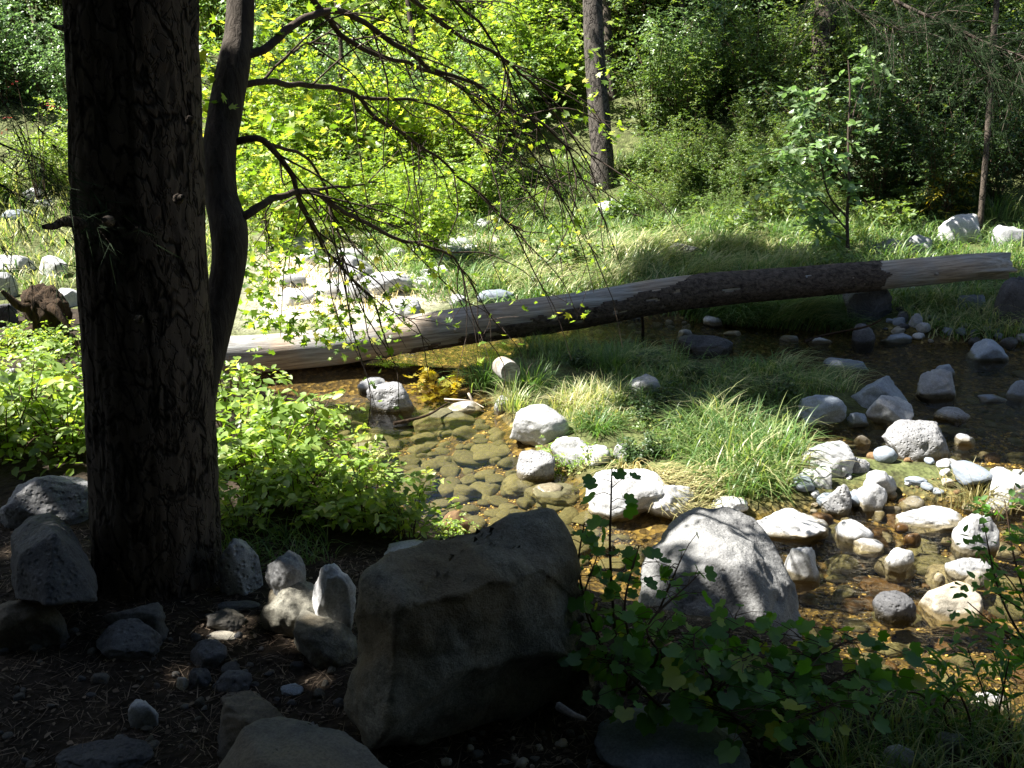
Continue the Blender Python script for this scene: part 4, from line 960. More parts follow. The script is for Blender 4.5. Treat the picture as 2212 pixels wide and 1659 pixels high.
# bright sprig by the log
shrub('maple_sapling', 'gold_leaf', (.30, .22, .34), 7, 46, 7, .06, T_MAPLE, 130, 'bright yellow green sprig between the log and the dead sticks', 'sapling', loc=gp(945, 862), sl=.16, rs=.005)

# lobed-leaf currant bushes in the shade at the near boulder
def currant(px_stems, seed, label, ll=.078, n=9, spread=.07):
    rng = np.random.default_rng(seed); b0 = at(*px_stems[0][0]); root = empty('currant_bush', b0, label, 'shrub', 'lobed leaved bushes on the near bank')
    wood, fol = MB(), MB()
    for st in px_stems:
        w = spline([at(*p_) - b0 for p_ in st], 22); tube(wood, w, np.linspace(.0055, .002, 22), 5)
        for j in range(4, 22):
            for _ in range(int(n // 4) + (rng.random() < (n % 4) / 4)):
                a = rng.uniform(0, 6.28); d = np.array([math.cos(a), math.sin(a) * .8, rng.uniform(-.2, .4)]); c = w[j] + d * spread * rng.uniform(.3, 1.4)
                tube(wood, np.array([w[j], (w[j] + c) / 2 + (0, 0, .008), c]), [.0016, .0012, .001], 3)
                leaves(fol, c[None], (d * np.array([1, 1, .3]) + rng.normal(size=3) * .3 + (0, 0, -.35))[None], (np.array([0, -.35, 1]) + rng.normal(size=3) * .35)[None], ll * rng.uniform(.45, 1.15), T_GRAPE, np.array([rng.random() ** 2]))
    wood.build('stem', MAT['stem'], root); fol.build('foliage', MAT['grape'], root)
currant([[(1345, 1500, 2.75), (1330, 1380, 2.75), (1318, 1200, 2.72), (1320, 1090, 2.7), (1322, 1012, 2.68)], [(1345, 1500, 2.75), (1280, 1340, 2.72), (1250, 1230, 2.75), (1262, 1130, 2.75)]], 201, 'tall thin lobed leaf stem rising before the largest white boulder', .052, 4, .05)
currant([[(1350, 1500, 2.75), (1390, 1400, 2.75), (1440, 1280, 2.75), (1470, 1210, 2.75)], [(1350, 1500, 2.75), (1300, 1400, 2.7), (1262, 1300, 2.7), (1290, 1200, 2.75)], [(1350, 1500, 2.7), (1360, 1400, 2.65), (1350, 1300, 2.65), (1380, 1180, 2.7)], [(1350, 1500, 2.7), (1420, 1420, 2.6), (1400, 1350, 2.6), (1500, 1250, 2.7)]], 202, 'dark lobed leaf bush against the side of the big boulder', .052, 6, .085)
currant([[(1480, 1560, 2.7), (1520, 1480, 2.7), (1560, 1400, 2.7), (1590, 1330, 2.75)], [(1480, 1560, 2.7), (1450, 1480, 2.65), (1430, 1420, 2.65), (1420, 1360, 2.7)], [(1480, 1560, 2.7), (1540, 1500, 2.6), (1600, 1440, 2.6), (1650, 1390, 2.65)], [(1500, 1540, 2.6), (1540, 1470, 2.55), (1500, 1420, 2.55), (1500, 1370, 2.6)], [(1480, 1560, 2.7), (1420, 1520, 2.6), (1350, 1450, 2.6), (1320, 1420, 2.65)]], 203, 'dark lobed leaf bush below the dappled boulder', .053, 8, .1)
currant([[(1640, 1600, 2.7), (1680, 1500, 2.7), (1730, 1420, 2.7), (1780, 1370, 2.75)], [(1640, 1600, 2.7), (1620, 1500, 2.65), (1650, 1430, 2.7), (1690, 1380, 2.75)], [(1640, 1600, 2.7), (1720, 1530, 2.6), (1800, 1470, 2.6), (1870, 1440, 2.65)], [(1640, 1600, 2.65), (1680, 1560, 2.55), (1760, 1540, 2.5), (1800, 1520, 2.5)], [(1640, 1600, 2.65), (1700, 1470, 2.6), (1800, 1400, 2.65), (1850, 1380, 2.7)], [(1640, 1600, 2.6), (1600, 1560, 2.5), (1560, 1530, 2.5)]], 204, 'dark lobed leaf bush spreading over the golden water', .054, 9, .11)
# dark twigs at the picture edge
def twiggy(b0px, tips_, seed, label, mat, ll, tmpl, n, name='willow_shrub', cat='shrub'):
    rng = np.random.default_rng(seed); b0 = at(*b0px); root = empty(name, b0, label, cat); wood, fol = MB(), MB()
    for tp in tips_:
        e = at(*tp) - b0; w = spline([(0, 0, 0), e * .5 + rng.normal(size=3) * .04 + (0, 0, .04), e], 24); tube(wood, w, np.linspace(.005, .0015, 24), 4)
        O = w[rng.integers(6, 24, n)]; D = unit(e) + rng.normal(size=(n, 3)) * .7
        sprays(fol, O, D, np.full(n, .1) * rng.uniform(.5, 1.3, n), 5, ll, tmpl, rng)
    wood.build('stem', MAT['stem'], root); fol.build('foliage', MAT[mat], root, False)
twiggy((2290, 1500, 3.0), [(2120, 1110, 3.0), (2170, 1080, 3.0), (2200, 1180, 2.9), (2130, 1200, 3.0), (2090, 1300, 2.9), (2150, 1280, 2.9), (2210, 1260, 2.9), (2180, 1340, 2.8), (2080, 1350, 2.8)], 211, 'dark small leaved twigs hanging in from the picture edge over the cream boulder', 'grape', .034, T_OVAL, 9)
twiggy((2120, 1720, 2.7), [(2030, 1430, 2.7), (2090, 1400, 2.7), (2140, 1380, 2.7), (1980, 1480, 2.7), (2180, 1420, 2.6), (1900, 1520, 2.6), (2060, 1500, 2.6)], 212, 'dark willowy plant in the bottom corner before the riffle', 'grape', .05, T_NARROW, 8)
twiggy((2060, 1600, 3.2), [(1960, 1500, 3.3), (2000, 1520, 3.25), (2030, 1560, 3.2), (1990, 1570, 3.2), (2050, 1600, 3.15), (2080, 1530, 3.2)], 213, 'small sunlit green plant in the bottom corner by the water', 'yellow', .032, T_OVAL, 14, 'weed_plant', 'plant')
for k_, (u, v, s_) in enumerate([(1250, 1010, .16), (1190, 985, .12), (1215, 1010, .14), (1440, 960, .2), (1380, 930, .2), (1330, 1000, .14)]):
    lab = ['leafy weed before the pale stones under the egg boulder', 'small weed at the foot of the egg shaped boulder', 'leafy weed beside the white pitted midstream stone', 'low green weed in the middle of the island', 'low green weed behind the long grass of the island', 'weed between the largest white boulder and the flat pale stone'][k_]
    shrub('weed_plant', 'yellow' if k_ < 3 else 'green', (s_ * 1.1, s_, s_ * 1.0), 9, 60, 5, .024, T_OVAL, 240 + k_, lab, 'plant', loc=gp(u, v), sl=.06, rs=.002)

# ------------------------------------------------------------------ grass
def blades(mb, B, H, W, az, bend, rng, seg=5, var=None, curl=.0):
    n = len(B); s_ = np.linspace(0, 1, seg)
    d = np.c_[np.cos(az), np.sin(az), np.zeros(n)]; side = np.c_[-np.sin(az), np.cos(az), np.zeros(n)]
    up = np.array([0, 0, 1.0])
    C = B[:, None] + up * (H[:, None] * (s_ - .62 * bend[:, None] * s_ ** 2.2))[..., None] + d[:, None] * (H[:, None] * bend[:, None] * .85 * s_ ** 1.7)[..., None]
    w = (W[:, None] * (1 - s_ ** 1.6 * .95)[None])[..., None] * .5
    ca = rng.uniform(0, 6.28, n); 
    L_ = C - side[:, None] * w; R_ = C + side[:, None] * w
    V = np.stack([L_, R_], 2).reshape(n, -1, 3); k_ = seg * 2
    f0 = np.array([(2 * i, 2 * i + 1, 2 * i + 3, 2 * i + 2) for i in range(seg - 1)])
    Fa = (f0[None] + (np.arange(n) * k_)[:, None, None]).reshape(-1, 4)
    if var is None: var = rng.random(n)
    mb.add(V.reshape(-1, 3), Fa, np.repeat(var, seg - 1))
def grass_zone(mb, pxpoly, n, h, w, bend, rng, dens=None, varlo=0, varhi=.8, clump=.0, az0=None, z=None):
    f = inpoly(pxpoly); pp = np.array([f(rng) for _ in range(n)])
    zz = WATER + .1 if z is None else z
    # area-true sampling: draw in world space inside the projected polygon
    wp = np.array([hit(u, v)[0][:2] for u, v in pxpoly]); fw = inpoly(wp)
    G_ = np.array([fw(rng) for _ in range(n)])
    c = fbm(np.c_[G_ * 1.6, np.zeros(n)], 3)
    if clump: 
        k_ = c + rng.normal(size=n) * .12 > -.25 + clump * .3; G_ = G_[k_]; c = c[k_]
    n = len(G_); z_ = height(G_); ok = z_ > WATER - .01; G_, z_, c = G_[ok], z_[ok], c[ok]; n = len(G_)
    H = rng.uniform(*h, n) * (1 + c * 1.2); az = rng.uniform(0, 6.28, n) if az0 is None else az0 + fbm(np.c_[G_ * 1.2, np.full(n, 4.)], 2) * 3 + rng.normal(size=n) * .5
    var = np.clip(varlo + (varhi - varlo) * rng.random(n) + c * .35, 0, 1)
    blades(mb, np.c_[G_, z_ - .01], H, w * rng.uniform(.6, 1.3, n), az, rng.uniform(*bend, n), rng, 5, var)
rg = np.random.default_rng(71)
ISLP = [(1050, 830), (1110, 765), (1300, 752), (1480, 775), (1650, 790), (1780, 812), (1830, 850), (1740, 870), (1700, 950), (1730, 1000), (1700, 1070), (1560, 1085), (1480, 1040), (1340, 960), (1270, 890), (1130, 850)]
mb = MB()
grass_zone(mb, ISLP, 11000, (.07, .25), .008, (.4, 1.3), rg, varlo=0, varhi=.6, clump=.3)
grass_zone(mb, [(1480, 770), (1800, 806), (1850, 850), (1500, 860), (1300, 800)], 3000, (.14, .36), .008, (.9, 1.35), rg, varlo=.1, varhi=1, az0=-.4, clump=.7)
grass_zone(mb, [(1480, 900), (1700, 900), (1740, 1000), (1700, 1080), (1540, 1085), (1420, 1010)], 1600, (.14, .36), .010, (.5, 1.3), rg, varlo=.0, varhi=.7, clump=.9)
grass_zone(mb, [(1180, 870), (1340, 850), (1360, 930), (1250, 930)], 700, (.16, .3), .009, (.4, 1.1), rg, varlo=.35, varhi=1)
tag(mb.build('grass', MAT['grass'], None, False), 'long green and straw grass covering the creek island', 'grass', kind='stuff')
mb = MB()
grass_zone(mb, [(1330, 1010), (1500, 1030), (1560, 1090), (1400, 1190), (1340, 1150), (1420, 1090)], 650, (.14, .32), .009, (.9, 1.35), rg, varlo=.0, varhi=.7, az0=-1.2)
tag(mb.build('straw_grass', MAT['straw'], None, False), 'matted sunlit straw grass over the bright white boulders', 'grass', kind='stuff')
mb = MB()
FARP = [(700, 560), (900, 480), (1000, 400), (1200, 350), (1450, 335), (1700, 345), (1850, 390), (2212, 440), (2330, 560), (2330, 660), (1850, 680), (1500, 690), (1250, 680), (1000, 690), (900, 640)]
grass_zone(mb, FARP, 30000, (.10, .44), .014, (.6, 1.35), rg, varlo=0, varhi=.62, clump=.35)
grass_zone(mb, [(1030, 590), (1300, 520), (1650, 540), (1800, 570), (1500, 620), (1100, 650)], 3500, (.3, .6), .011, (1.0, 1.35), rg, varlo=.3, varhi=1, az0=.3)
grass_zone(mb, [(1450, 660), (1800, 650), (1850, 720), (1600, 715), (1480, 695)], 3500, (.2, .45), .01, (.8, 1.3), rg, varlo=0, varhi=.7, az0=-.8)
grass_zone(mb, [(1900, 640), (2212, 640), (2212, 745), (2000, 735)], 2200, (.15, .4), .01, (.8, 1.3), rg, varlo=.1, varhi=.9)
grass_zone(mb, [(-300, 380), (200, 330), (560, 330), (560, 560), (400, 640), (-300, 640)], 7000, (.12, .42), .015, (.5, 1.3), rg, varlo=.1, varhi=1, clump=.6)
tag(mb.build('grass', MAT['grass'], None, False), 'tall grass over the far bank behind the fallen log', 'grass', kind='stuff')
mb = MB()
grass_zone(mb, [(560, 560), (900, 470), (1150, 480), (1120, 560), (1000, 640), (700, 690), (560, 640)], 4200, (.06, .2), .012, (.5, 1.3), rg, varlo=.0, varhi=1)
tag(mb.build('straw_grass', MAT['straw'], None, False), 'sun bleached straw grass on the far gravel bar', 'grass', kind='stuff')
mb = MB()
grass_zone(mb, [(1850, 1500), (2000, 1540), (2260, 1600), (2260, 1720), (1800, 1720), (1750, 1560)], 900, (.08, .22), .005, (.4, 1.2), rg, varlo=0, varhi=.8)
grass_zone(mb, [(480, 1150), (700, 1150), (740, 1210), (600, 1260), (480, 1240)], 260, (.08, .2), .006, (.5, 1.2), rg, varlo=0, varhi=.5)
tag(mb.build('bank_grass', MAT['grass'], None, False), 'thin dark grass along the near bank', 'grass', kind='stuff')
def tussock(u, v, n, h, label, mat='grass', r=.07, w=.008, vlo=0, vhi=.6, seed=0, bend=(.25, 1.1)):
    rng = np.random.default_rng(300 + seed); P_ = gp(u, v); mb = MB(); B = np.c_[rng.normal(size=(n, 2)) * r, np.zeros(n)]
    az = np.arctan2(B[:, 1], B[:, 0]) + rng.normal(size=n) * .6
    blades(mb, B, h * rng.uniform(.5, 1.1, n), w * rng.uniform(.7, 1.3, n), az, rng.uniform(*bend, n), rng, 6, np.clip(vlo + (vhi - vlo) * rng.random(n), 0, 1))
    o = mb.build('grass_tussock', MAT[mat], None, False); o.location = P_; tag(o, label, 'grass tussock', 'grass tussocks of the island')
tussock(1050, 835, 190, .42, 'tall dark green tussock left of the weathered log end', seed=1)
tussock(1145, 850, 220, .40, 'tall green tussock right of the weathered log end', seed=2)
tussock(1110, 880, 160, .3, 'yellowing tussock in front of the weathered log end', vlo=.4, vhi=1, seed=3)
tussock(1255, 880, 200, .24, 'rounded straw tussock behind the egg shaped boulder', 'straw', seed=4, r=.09)
tussock(1290, 930, 200, .26, 'arching green tussock beside the egg shaped boulder', seed=5, r=.07, bend=(.6, 1.3))
tussock(1330, 800, 160, .34, 'green tussock at the back of the island', seed=6)
tussock(1600, 990, 120, .5, 'tall bright grass tussock with broad blades on the island tip', seed=7, r=.13, w=.011)
tussock(1680, 1000, 70, .48, 'sunny tussock beside the cracked boulder', seed=8, r=.1, w=.011)
tussock(2110, 1085, 260, .24, 'straw and green tussock beside the big white edge boulder', 'straw', seed=9, r=.1)
tussock(1720, 1010, 60, .3, 'drooping dry tussock over the cracked boulder', 'straw', seed=10)
tussock(1450, 790, 150, .3, 'dark tussock on the channel side of the island', seed=11)
tussock(2060, 450, 60, .6, 'tall grass tuft before the dark thicket', seed=12, r=.1, w=.014)
tussock(2150, 470, 60, .6, 'tall arching grass tuft near the picture edge', seed=13, r=.1, w=.014)

# broad leaved weeds that break up the grass
wl_ = [('weed_plant', 'green', 'low broad leaved weed in the grass of the far bank', 'weeds in the far bank grass', [(700, 520), (1000, 440), (1080, 410), (1150, 470), (1180, 400), (1230, 520), (1340, 480), (1390, 420), (1420, 520), (1500, 470), (1560, 430), (1600, 520), (1660, 400), (1700, 480), (1760, 540), (1820, 600), (1900, 480), (1960, 460), (1250, 590), (1120, 560), (1400, 370), (1530, 380), (1620, 360)], (.75, 1.5)),
       ('weed_plant', 'deep', 'dark leafy weed in the island grass', 'weeds in the island grass', [(1360, 870), (1420, 900), (1460, 870), (1400, 960), (1480, 940), (1540, 900), (1320, 900), (1600, 850), (1680, 860), (1500, 820), (1380, 1000), (1240, 790), (1400, 800)], (.35, .65))]
rw_ = np.random.default_rng(77)
for nm_, mt_, lb_, gr_, pp_, sr_ in wl_:
    pr_ = None
    for (u, v) in pp_:
        P_ = gp(u + rw_.normal() * 12, v + rw_.normal() * 6)
        if pr_ is None: pr_ = shrub(nm_, mt_, (.34, .3, .34), 11, 110, 6, .055, T_OVAL, 260 + len(gr_), lb_, 'weed', gr_, loc=P_, sl=.13, rs=.004); pr_.scale = (sr_[0],) * 3
        else: copy_tree(pr_, P_, rw_.uniform(0, 6.28), rw_.uniform(*sr_), lb_)
# ------------------------------------------------------------------ litter of the near bank
rl_ = np.random.default_rng(81)
mb = MB(); f = inpoly([(-1.9, 1.2), (1.1, 1.2), (1.1, 2.7), (-.2, 3.3), (-1.0, 3.4), (-2.6, 3.6)]); G_ = np.array([f(rl_) for _ in range(30000)]); z_ = height(G_)
a = rl_.uniform(0, 6.28, len(G_)); leaves(mb, np.c_[G_, z_ + .004], np.c_[np.cos(a), np.sin(a), rl_.normal(size=len(a)) * .25], np.tile([0, 0, 1.0], (len(a), 1)), rl_.uniform(.02, .07, len(a)), (T_NEEDLE[0] * np.array([2.2, 1, 1]), T_NEEDLE[1]), rl_.random(len(a)))
n_ = 5000; G2 = np.array([f(rl_) for _ in range(n_)]); leaves(mb, np.c_[G2, height(G2) + .006], np.c_[rl_.normal(size=(n_, 2)), rl_.normal(size=n_) * .3], np.array([0, 0, 1.0]) + rl_.normal(size=(n_, 3)) * .3, rl_.uniform(.008, .026, n_), T_OVAL, rl_.random(n_))
tag(mb.build('litter', MAT['litter'], None, False), 'brown pine needles and dry leaf bits over the near bank', 'litter', kind='stuff')

# ------------------------------------------------------------------ far bank: trees and bushes
rb = np.random.default_rng(91)
def tree(name, label, px, mat, shadeP=None, seed=0, limbn=0, kids=None, k=20, cmat='canopy', clk=dict()):
    P0 = at(*px[0][:3]); P0[2] = height(P0)[0]; root = empty(name, P0, label, 'tree')
    q = spline([np.array([0, 0, -.15])] + [at(*p_[:3]) - P0 for p_ in px[1:]], 60)
    r = np.interp(np.linspace(0, 1, 60), np.linspace(0, 1, len(px)), [p_[3] * p_[2] / F for p_ in px])
    an_ = np.linspace(0, 6.283, k, endpoint=False)
    dq = 1 + .12 * fbm(np.c_[np.tile(np.cos(an_) * 2.4, 60), np.tile(np.sin(an_) * 2.4, 60), np.repeat(q[:, 2] * 2.2, k)], 3).reshape(60, k)
    mb = MB(); tube(mb, q, r, k, .3, True, dq); mb.build('trunk', MAT[mat], root)
    if shadeP is not None:
        mb = MB(); clumps(mb, shadeP - P0, rb, **clk); mb.build('crown', MAT[cmat], root, False)  # crown of unseen pieces, placed for the shade they cast
        if limbn: limbs(root, P0, shadeP, q + P0, rb, limbn, .03, MAT[mat])
    return root, P0
def pxw(poly, z): return [onz(u, v, z)[:2] for u, v in poly]
SH_B = pxw([(1060, 720), (1150, 690), (1330, 650), (1420, 590), (1600, 560), (1760, 585), (1950, 612), (2400, 622), (2500, 865), (2250, 905), (2090, 892), (1980, 872), (1850, 888), (1720, 884), (1640, 878), (1480, 880), (1380, 830), (1250, 810), (1110, 790), (990, 790)], -.75)
CB = lift(SH_B, .34, 6.5, 9.5, -.75, rb, 1.0)  # unseen canopy added to shade the log, channel and island
SH_L = pxw([(960, 700), (1500, 600), (1420, 570), (1100, 640)], -.45)
SH_E = pxw([(580, 838), (800, 836), (770, 858), (690, 876), (590, 865)], -.85)
CB = np.vstack([CB, lift(SH_L, .34, 6.5, 9, -.45, rb, .8), lift(SH_E, .3, 6.5, 9, -.85, rb), lift(SH_B, .5, 7, 10, -.6, rb)])
t1, P1 = tree('far_tree', 'grey barked trunk standing in sunlit grass beyond the log', [(1302, 408, 15.8, 26), (1300, 330, 15.8, 24), (1290, 200, 15.8, 23), (1284, 100, 15.8, 22), (1280, 0, 15.8, 21), (1275, -200, 15.8, 19), (1260, -500, 15.8, 15)], 'treebark', CB, 1, 7)
t1b, _ = tree('far_tree', 'second slimmer trunk right behind the grey barked one', [(1332, 395, 18.2, 15), (1325, 250, 18.2, 13), (1312, 100, 18.2, 12), (1308, 0, 18.2, 11), (1300, -300, 18.2, 9)], 'pine')
SH_C = [(5.2, 13.8), (4.7, 15.5), (4.2, 18), (4.2, 21), (6, 28), (16, 30), (16, 11), (9.5, 11.2), (7.6, 12.8)]
CC = lift(SH_C, .55, 7.5, 11, .5, rb, 1, gap=-.12)  # unseen canopy added to shade the dark thicket
SH_D = [(1.2, 16.5), (1.6, 22), (1, 28), (5, 29), (4.2, 21), (3.8, 17), (3.6, 15.5)]
CD = lift(SH_D, .55, 8, 11, .8, rb, 1, gap=.36)  # more open unseen canopy, added to half shade the thicket
t2, P2 = tree('far_tree', 'dark trunk half hidden in the dark thicket', [(1775, 250, 16.5, 27), (1775, 180, 16.5, 25), (1778, 80, 16.5, 25), (1785, 0, 16.5, 24), (1790, -200, 16.5, 22), (1800, -500, 16.5, 16)], 'pine', np.vstack([CC, CD]), 2, 10, clk=dict(n=46, rad=.5, ls=.24))
t3, P3 = tree('slim_tree', 'thin reddish trunk at the dark end of the far bank', [(2128, 430, 13, 6), (2130, 330, 13, 6), (2142, 160, 13, 7), (2148, 60, 13, 7), (2153, 0, 13, 6), (2160, -250, 13, 5)], 'pine')
for k_, (ub, vb, ut, t, r, lab) in enumerate([(1378, 372, 1372, 19, 5, 'thin dark stem right of the far trunk'), (1545, 350, 1470, 18, 6, 'slanting thin stem in the middle of the thicket'), (1680, 340, 1640, 18, 6, 'thin stem left of the sapling'), (2035, 380, 2060, 17, 6, 'thin stem in the darkest thicket'), (1215, 330, 1230, 19, 5, 'thin stem in sunlit leaves left of the far trunk'), (740, 300, 725, 16, 6, 'thin stem among the yellow green bushes'), (905, 290, 880, 17, 8, 'dark stem between two yellow green bushes'), (1010, 250, 1000, 19, 7, 'dark stem far behind the drooping branches'), (110, 250, 60, 17, 5, 'pale thin stem in the bushes left of the pine'), (140, 230, 175, 18, 5, 'slanting pale stem in the bushes beside the pine')]):
    tree('thin_tree', lab, [(ub, vb, t, r), ((ub * 2 + ut) / 3, vb * .66, t, r * .9), ((ub + ut * 2) / 3 + 6, vb * .33, t, r * .8), (ut, -10, t, r * .7), (ut - 10, -200, t, r * .5)], 'twig' if k_ < 8 else 'driftwood', k=8)
# dark conifer bough hanging in from the picture edge
bo = at(2500, -300, 5.0); bough = empty('conifer_bough', bo, 'dark needled bough hanging across the far corner above the log end', 'branch')
needle_branch([(1850, -60, 5.2), (1940, 5, 5.1), (2040, 50, 5.0), (2130, 92, 4.9), (2230, 130, 4.8)], .014, 80, 90, rb, bough, bo, .06, 'needle', 1.3, .9, .12)
needle_branch([(2040, 50, 5.0), (2075, 100, 5.0), (2120, 150, 4.95), (2150, 180, 4.9)], .008, 34, 90, rb, bough, bo, .06, 'needle', 1.3, .9, .12)
needle_branch([(1700, -90, 5.3), (1790, -20, 5.2), (1880, 40, 5.1), (1960, 70, 5.0)], .012, 56, 90, rb, bough, bo, .06, 'needle', 1.3, .9, .12)
# sapling with pale leaves in front of the thicket
sp = gp(1832, 556); sap = empty('sapling', sp, 'slim sapling with pale sunlit leaves in front of the dark thicket', 'sapling')
wood, fol = MB(), MB(); ts_ = (sp - CAM) @ FW
rs_ = np.random.default_rng(95)
def sapb(px, r, nsp):
    q = spline([at(u, v, ts_ + dt) - sp for u, v, dt in px], 30); tube(wood, q, np.linspace(r, r * .3, 30), 6)
    if nsp:
        O = q[rs_.integers(8, 30, nsp)]; sprays(fol, O, rs_.normal(size=(nsp, 3)) + np.array([0, -.1, -.1]), rs_.uniform(.15, .45, nsp), 8, .12, T_OVAL, rs_, .3)
sapb([(1832, 560, 0), (1830, 470, 0), (1834, 400, 0), (1832, 300, 0), (1836, 200, 0), (1832, 130, 0)], .025, 16)
sapb([(1830, 470, 0), (1790, 420, -.1), (1770, 340, -.2), (1740, 260, -.3), (1745, 190, -.3)], .014, 26)
sapb([(1834, 400, 0), (1780, 330, -.2), (1720, 320, -.4), (1640, 335, -.5)], .012, 20)
sapb([(1832, 500, 0), (1780, 440, -.2), (1730, 400, -.3), (1690, 380, -.4)], .012, 22)
sapb([(1834, 300, 0), (1850, 220, .1), (1880, 150, .2), (1900, 130, .2)], .01, 14)
sapb([(1832, 520, 0), (1790, 500, -.2), (1730, 450, -.3)], .01, 14)
wood.build('stem', MAT['twig'], sap); fol.build('foliage', MAT['pale'], sap, False)
shrub('ash_sapling', 'gold_leaf', (.55, .4, .9), 8, 56, 11, .10, T_NARROW, 140, 'yellow leaved young ash before the darkest thicket', 'sapling', loc=gp(2020, 470), sl=.35, rs=.01)
# bush prototypes
kinds = {
 'maplebush': ('maple_bush', 'maple', (1.0, .9, 2.3), 16, 460, 7, .08, T_MAPLE, 'bush', dict(sl=.34, rs=.012, hollow=.1)),
 'yellow': ('leafy_bush', 'yellow', (1.0, .9, 2.2), 18, 620, 8, .07, T_OVAL, 'bush', dict(sl=.32, rs=.011, hollow=.08)),
 'pale': ('leafy_bush', 'pale', (1.1, .9, 2.3), 18, 680, 8, .06, T_OVAL, 'bush', dict(sl=.3, rs=.011, hollow=.08)),
 'green': ('thicket_bush', 'green', (1.1, 1.0, 2.5), 18, 760, 8, .058, T_OVAL, 'bush', dict(sl=.3, rs=.012, hollow=.05)),
 'deep': ('thicket_bush', 'deep', (1.2, 1.0, 2.7), 18, 760, 8, .06, T_OVAL, 'bush', dict(sl=.32, rs=.012, hollow=.05)),
}
PB = {}
LAB = {'maplebush': 'broad leaved yellow green bush in full sun behind the drooping twigs', 'yellow': 'bright yellow green bush in full sun on the far bank', 'pale': 'bluish pale leaved bush glinting on the far slope', 'green': 'green small leaved bush of the half lit thicket', 'deep': 'dark green bush of the shaded thicket'}
GRP = {'maplebush': 'broad leaved bushes behind the maple', 'yellow': 'yellow green bushes of the far bank', 'pale': 'pale bushes of the far slope', 'green': 'bushes of the half lit thicket', 'deep': 'bushes of the shaded thicket'}
def bush(kind, x, y, s_, variants=2):
    i = int(rb.integers(variants)); key = (kind, i)
    z_ = height([[x, y]])[0]; loc = (x, y, z_ - .05)
    nm, mt, sz, a_, b_, c_, ll, tm, cat, kw = kinds[kind]
    if key not in PB:
        PB[key] = shrub(nm, mt, sz, a_, b_, c_, ll, tm, 400 + i * 17 + len(PB), LAB[kind], cat, GRP[kind], loc=loc, **kw); PB[key].scale = (s_,) * 3
    else: copy_tree(PB[key], loc, rb.uniform(0, 6.28), (s_ * rb.uniform(.85, 1.2), s_ * rb.uniform(.85, 1.2), s_ * rb.uniform(.8, 1.25)), LAB[kind])
def row(kind, u0, u1, y, n, s0, s1, jit=.4):
    for i in range(n):
        u = u0 + (u1 - u0) * (i + .5) / n + rb.normal() * (u1 - u0) / n * .25
        yy = y + rb.normal() * jit; x = (u - 1106) / F * (yy * .96 + .3)
        bush(kind, x, yy, rb.uniform(s0, s1))
# left of the pine
row('pale', -150, 200, 17.2, 5, .8, 1.1); row('green', -250, 260, 19, 6, 1.0, 1.4); row('pale', -300, 560, 23, 8, 1.4, 1.9); row('yellow', -150, 220, 15.0, 4, .4, .6); row('pale', -450, 600, 28, 9, 1.9, 2.3)
# centre, sunny
row('maplebush', 500, 960, 12.8, 5, .5, .75, .5); row('yellow', 500, 1000, 14.3, 6, .55, .8); row('maplebush', 500, 1050, 15.8, 6, .8, 1.05); row('pale', 540, 1180, 17.2, 7, .75, 1.05); row('yellow', 900, 1240, 18.6, 5, .8, 1.1)
row('yellow', 420, 1300, 19.8, 9, 1.0, 1.4); row('green', 400, 1300, 22, 10, 1.3, 1.7); row('pale', 500, 1300, 25, 8, 1.6, 2.0)
# right of the trunk: one continuous thicket
row('green', 1390, 1800, 16.6, 6, .38, .6, .3); row('green', 1370, 1830, 17.6, 7, .7, .95, .3); row('pale', 1380, 1760, 18.6, 5, .8, 1.1, .3); row('green', 1330, 1850, 20, 8, 1.1, 1.4); row('green', 1250, 1900, 22.5, 9, 1.4, 1.8)
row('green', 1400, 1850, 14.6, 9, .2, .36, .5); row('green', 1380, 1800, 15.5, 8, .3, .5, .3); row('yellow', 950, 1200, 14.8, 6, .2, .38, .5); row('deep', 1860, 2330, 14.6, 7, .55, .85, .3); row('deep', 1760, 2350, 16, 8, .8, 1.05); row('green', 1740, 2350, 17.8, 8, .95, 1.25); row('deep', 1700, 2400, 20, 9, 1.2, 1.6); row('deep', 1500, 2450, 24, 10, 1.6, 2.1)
row('deep', 1200, 2450, 29, 9, 2.0, 2.5); row('yellow', 2050, 2500, 34, 4, 2.2, 2.6); row('pale', -600, 1300, 33, 9, 2.2, 2.8)
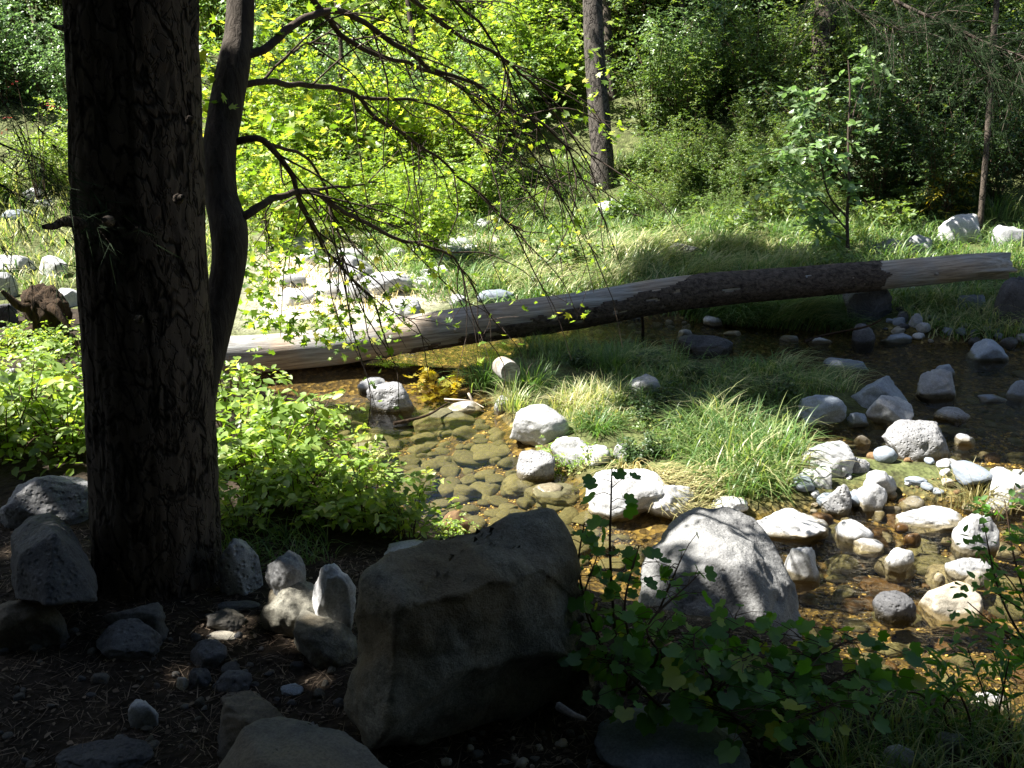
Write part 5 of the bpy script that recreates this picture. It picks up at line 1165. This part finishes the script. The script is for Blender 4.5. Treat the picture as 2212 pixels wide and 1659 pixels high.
for (x_, y_, q_) in ((-7, -4, 2.2), (-4, -5, 2.4), (-1, -5.5, 2.4), (2, -5.5, 2.4), (5, -5, 2.4), (8, -4, 2.4), (10, -1.5, 2.2), (-9, -1.5, 2.2), (-2.5, -7.5, 3), (3.5, -7.5, 3), (8, -7, 3)): bush('deep', x_, y_, q_)  # unseen bushes added behind the camera to block sky light
rbush = shrub('red_leaved_bush', 'red_leaf', (.4, .35, 2.1), 5, 5, 4, .06, T_OVAL, 160, 'few red autumn leaves in the pale bushes left of the pine', 'bush', loc=(-6.75, 14.4, height([[-6.75, 14.4]])[0]), sl=.3, hollow=.85)

# ------------------------------------------------------------------ light, sky, camera
sun = bpy.data.lights.new('sun', 'SUN'); sun.energy = 5.0; sun.angle = math.radians(.5); sun.color = (1, .96, .88)
so_ = bpy.data.objects.new('sun', sun); COL.objects.link(so_); so_.rotation_euler = Vector(S).to_track_quat('Z', 'Y').to_euler()
w = bpy.data.worlds.new('World'); sc.world = w; w.use_nodes = True; nt = w.node_tree; nt.nodes.clear()
sk = nt.nodes.new('ShaderNodeTexSky'); sk.sky_type = 'NISHITA'; sk.sun_disc = False
sk.sun_elevation = math.asin(S[2]); sk.sun_rotation = math.atan2(S[0], S[1])
bg = nt.nodes.new('ShaderNodeBackground'); bg.inputs[1].default_value = .05
wo = nt.nodes.new('ShaderNodeOutputWorld'); nt.links.new(sk.outputs[0], bg.inputs[0]); nt.links.new(bg.outputs[0], wo.inputs[0])
cd = bpy.data.cameras.new('camera'); cd.sensor_width = 36; cd.lens = F / 2212 * 36; cd.clip_end = 400; cd.clip_start = .05
co = bpy.data.objects.new('camera', cd); COL.objects.link(co); co.location = CAM; co.rotation_euler = (math.radians(90) - PITCH, 0, 0); sc.camera = co
sc.view_settings.view_transform = 'Standard'; sc.view_settings.look = 'None'; sc.view_settings.exposure = 2.1; sc.view_settings.gamma = 1
sc.cycles.max_bounces = 8; sc.cycles.diffuse_bounces = 3; sc.cycles.glossy_bounces = 3; sc.cycles.transmission_bounces = 4; sc.cycles.transparent_max_bounces = 10
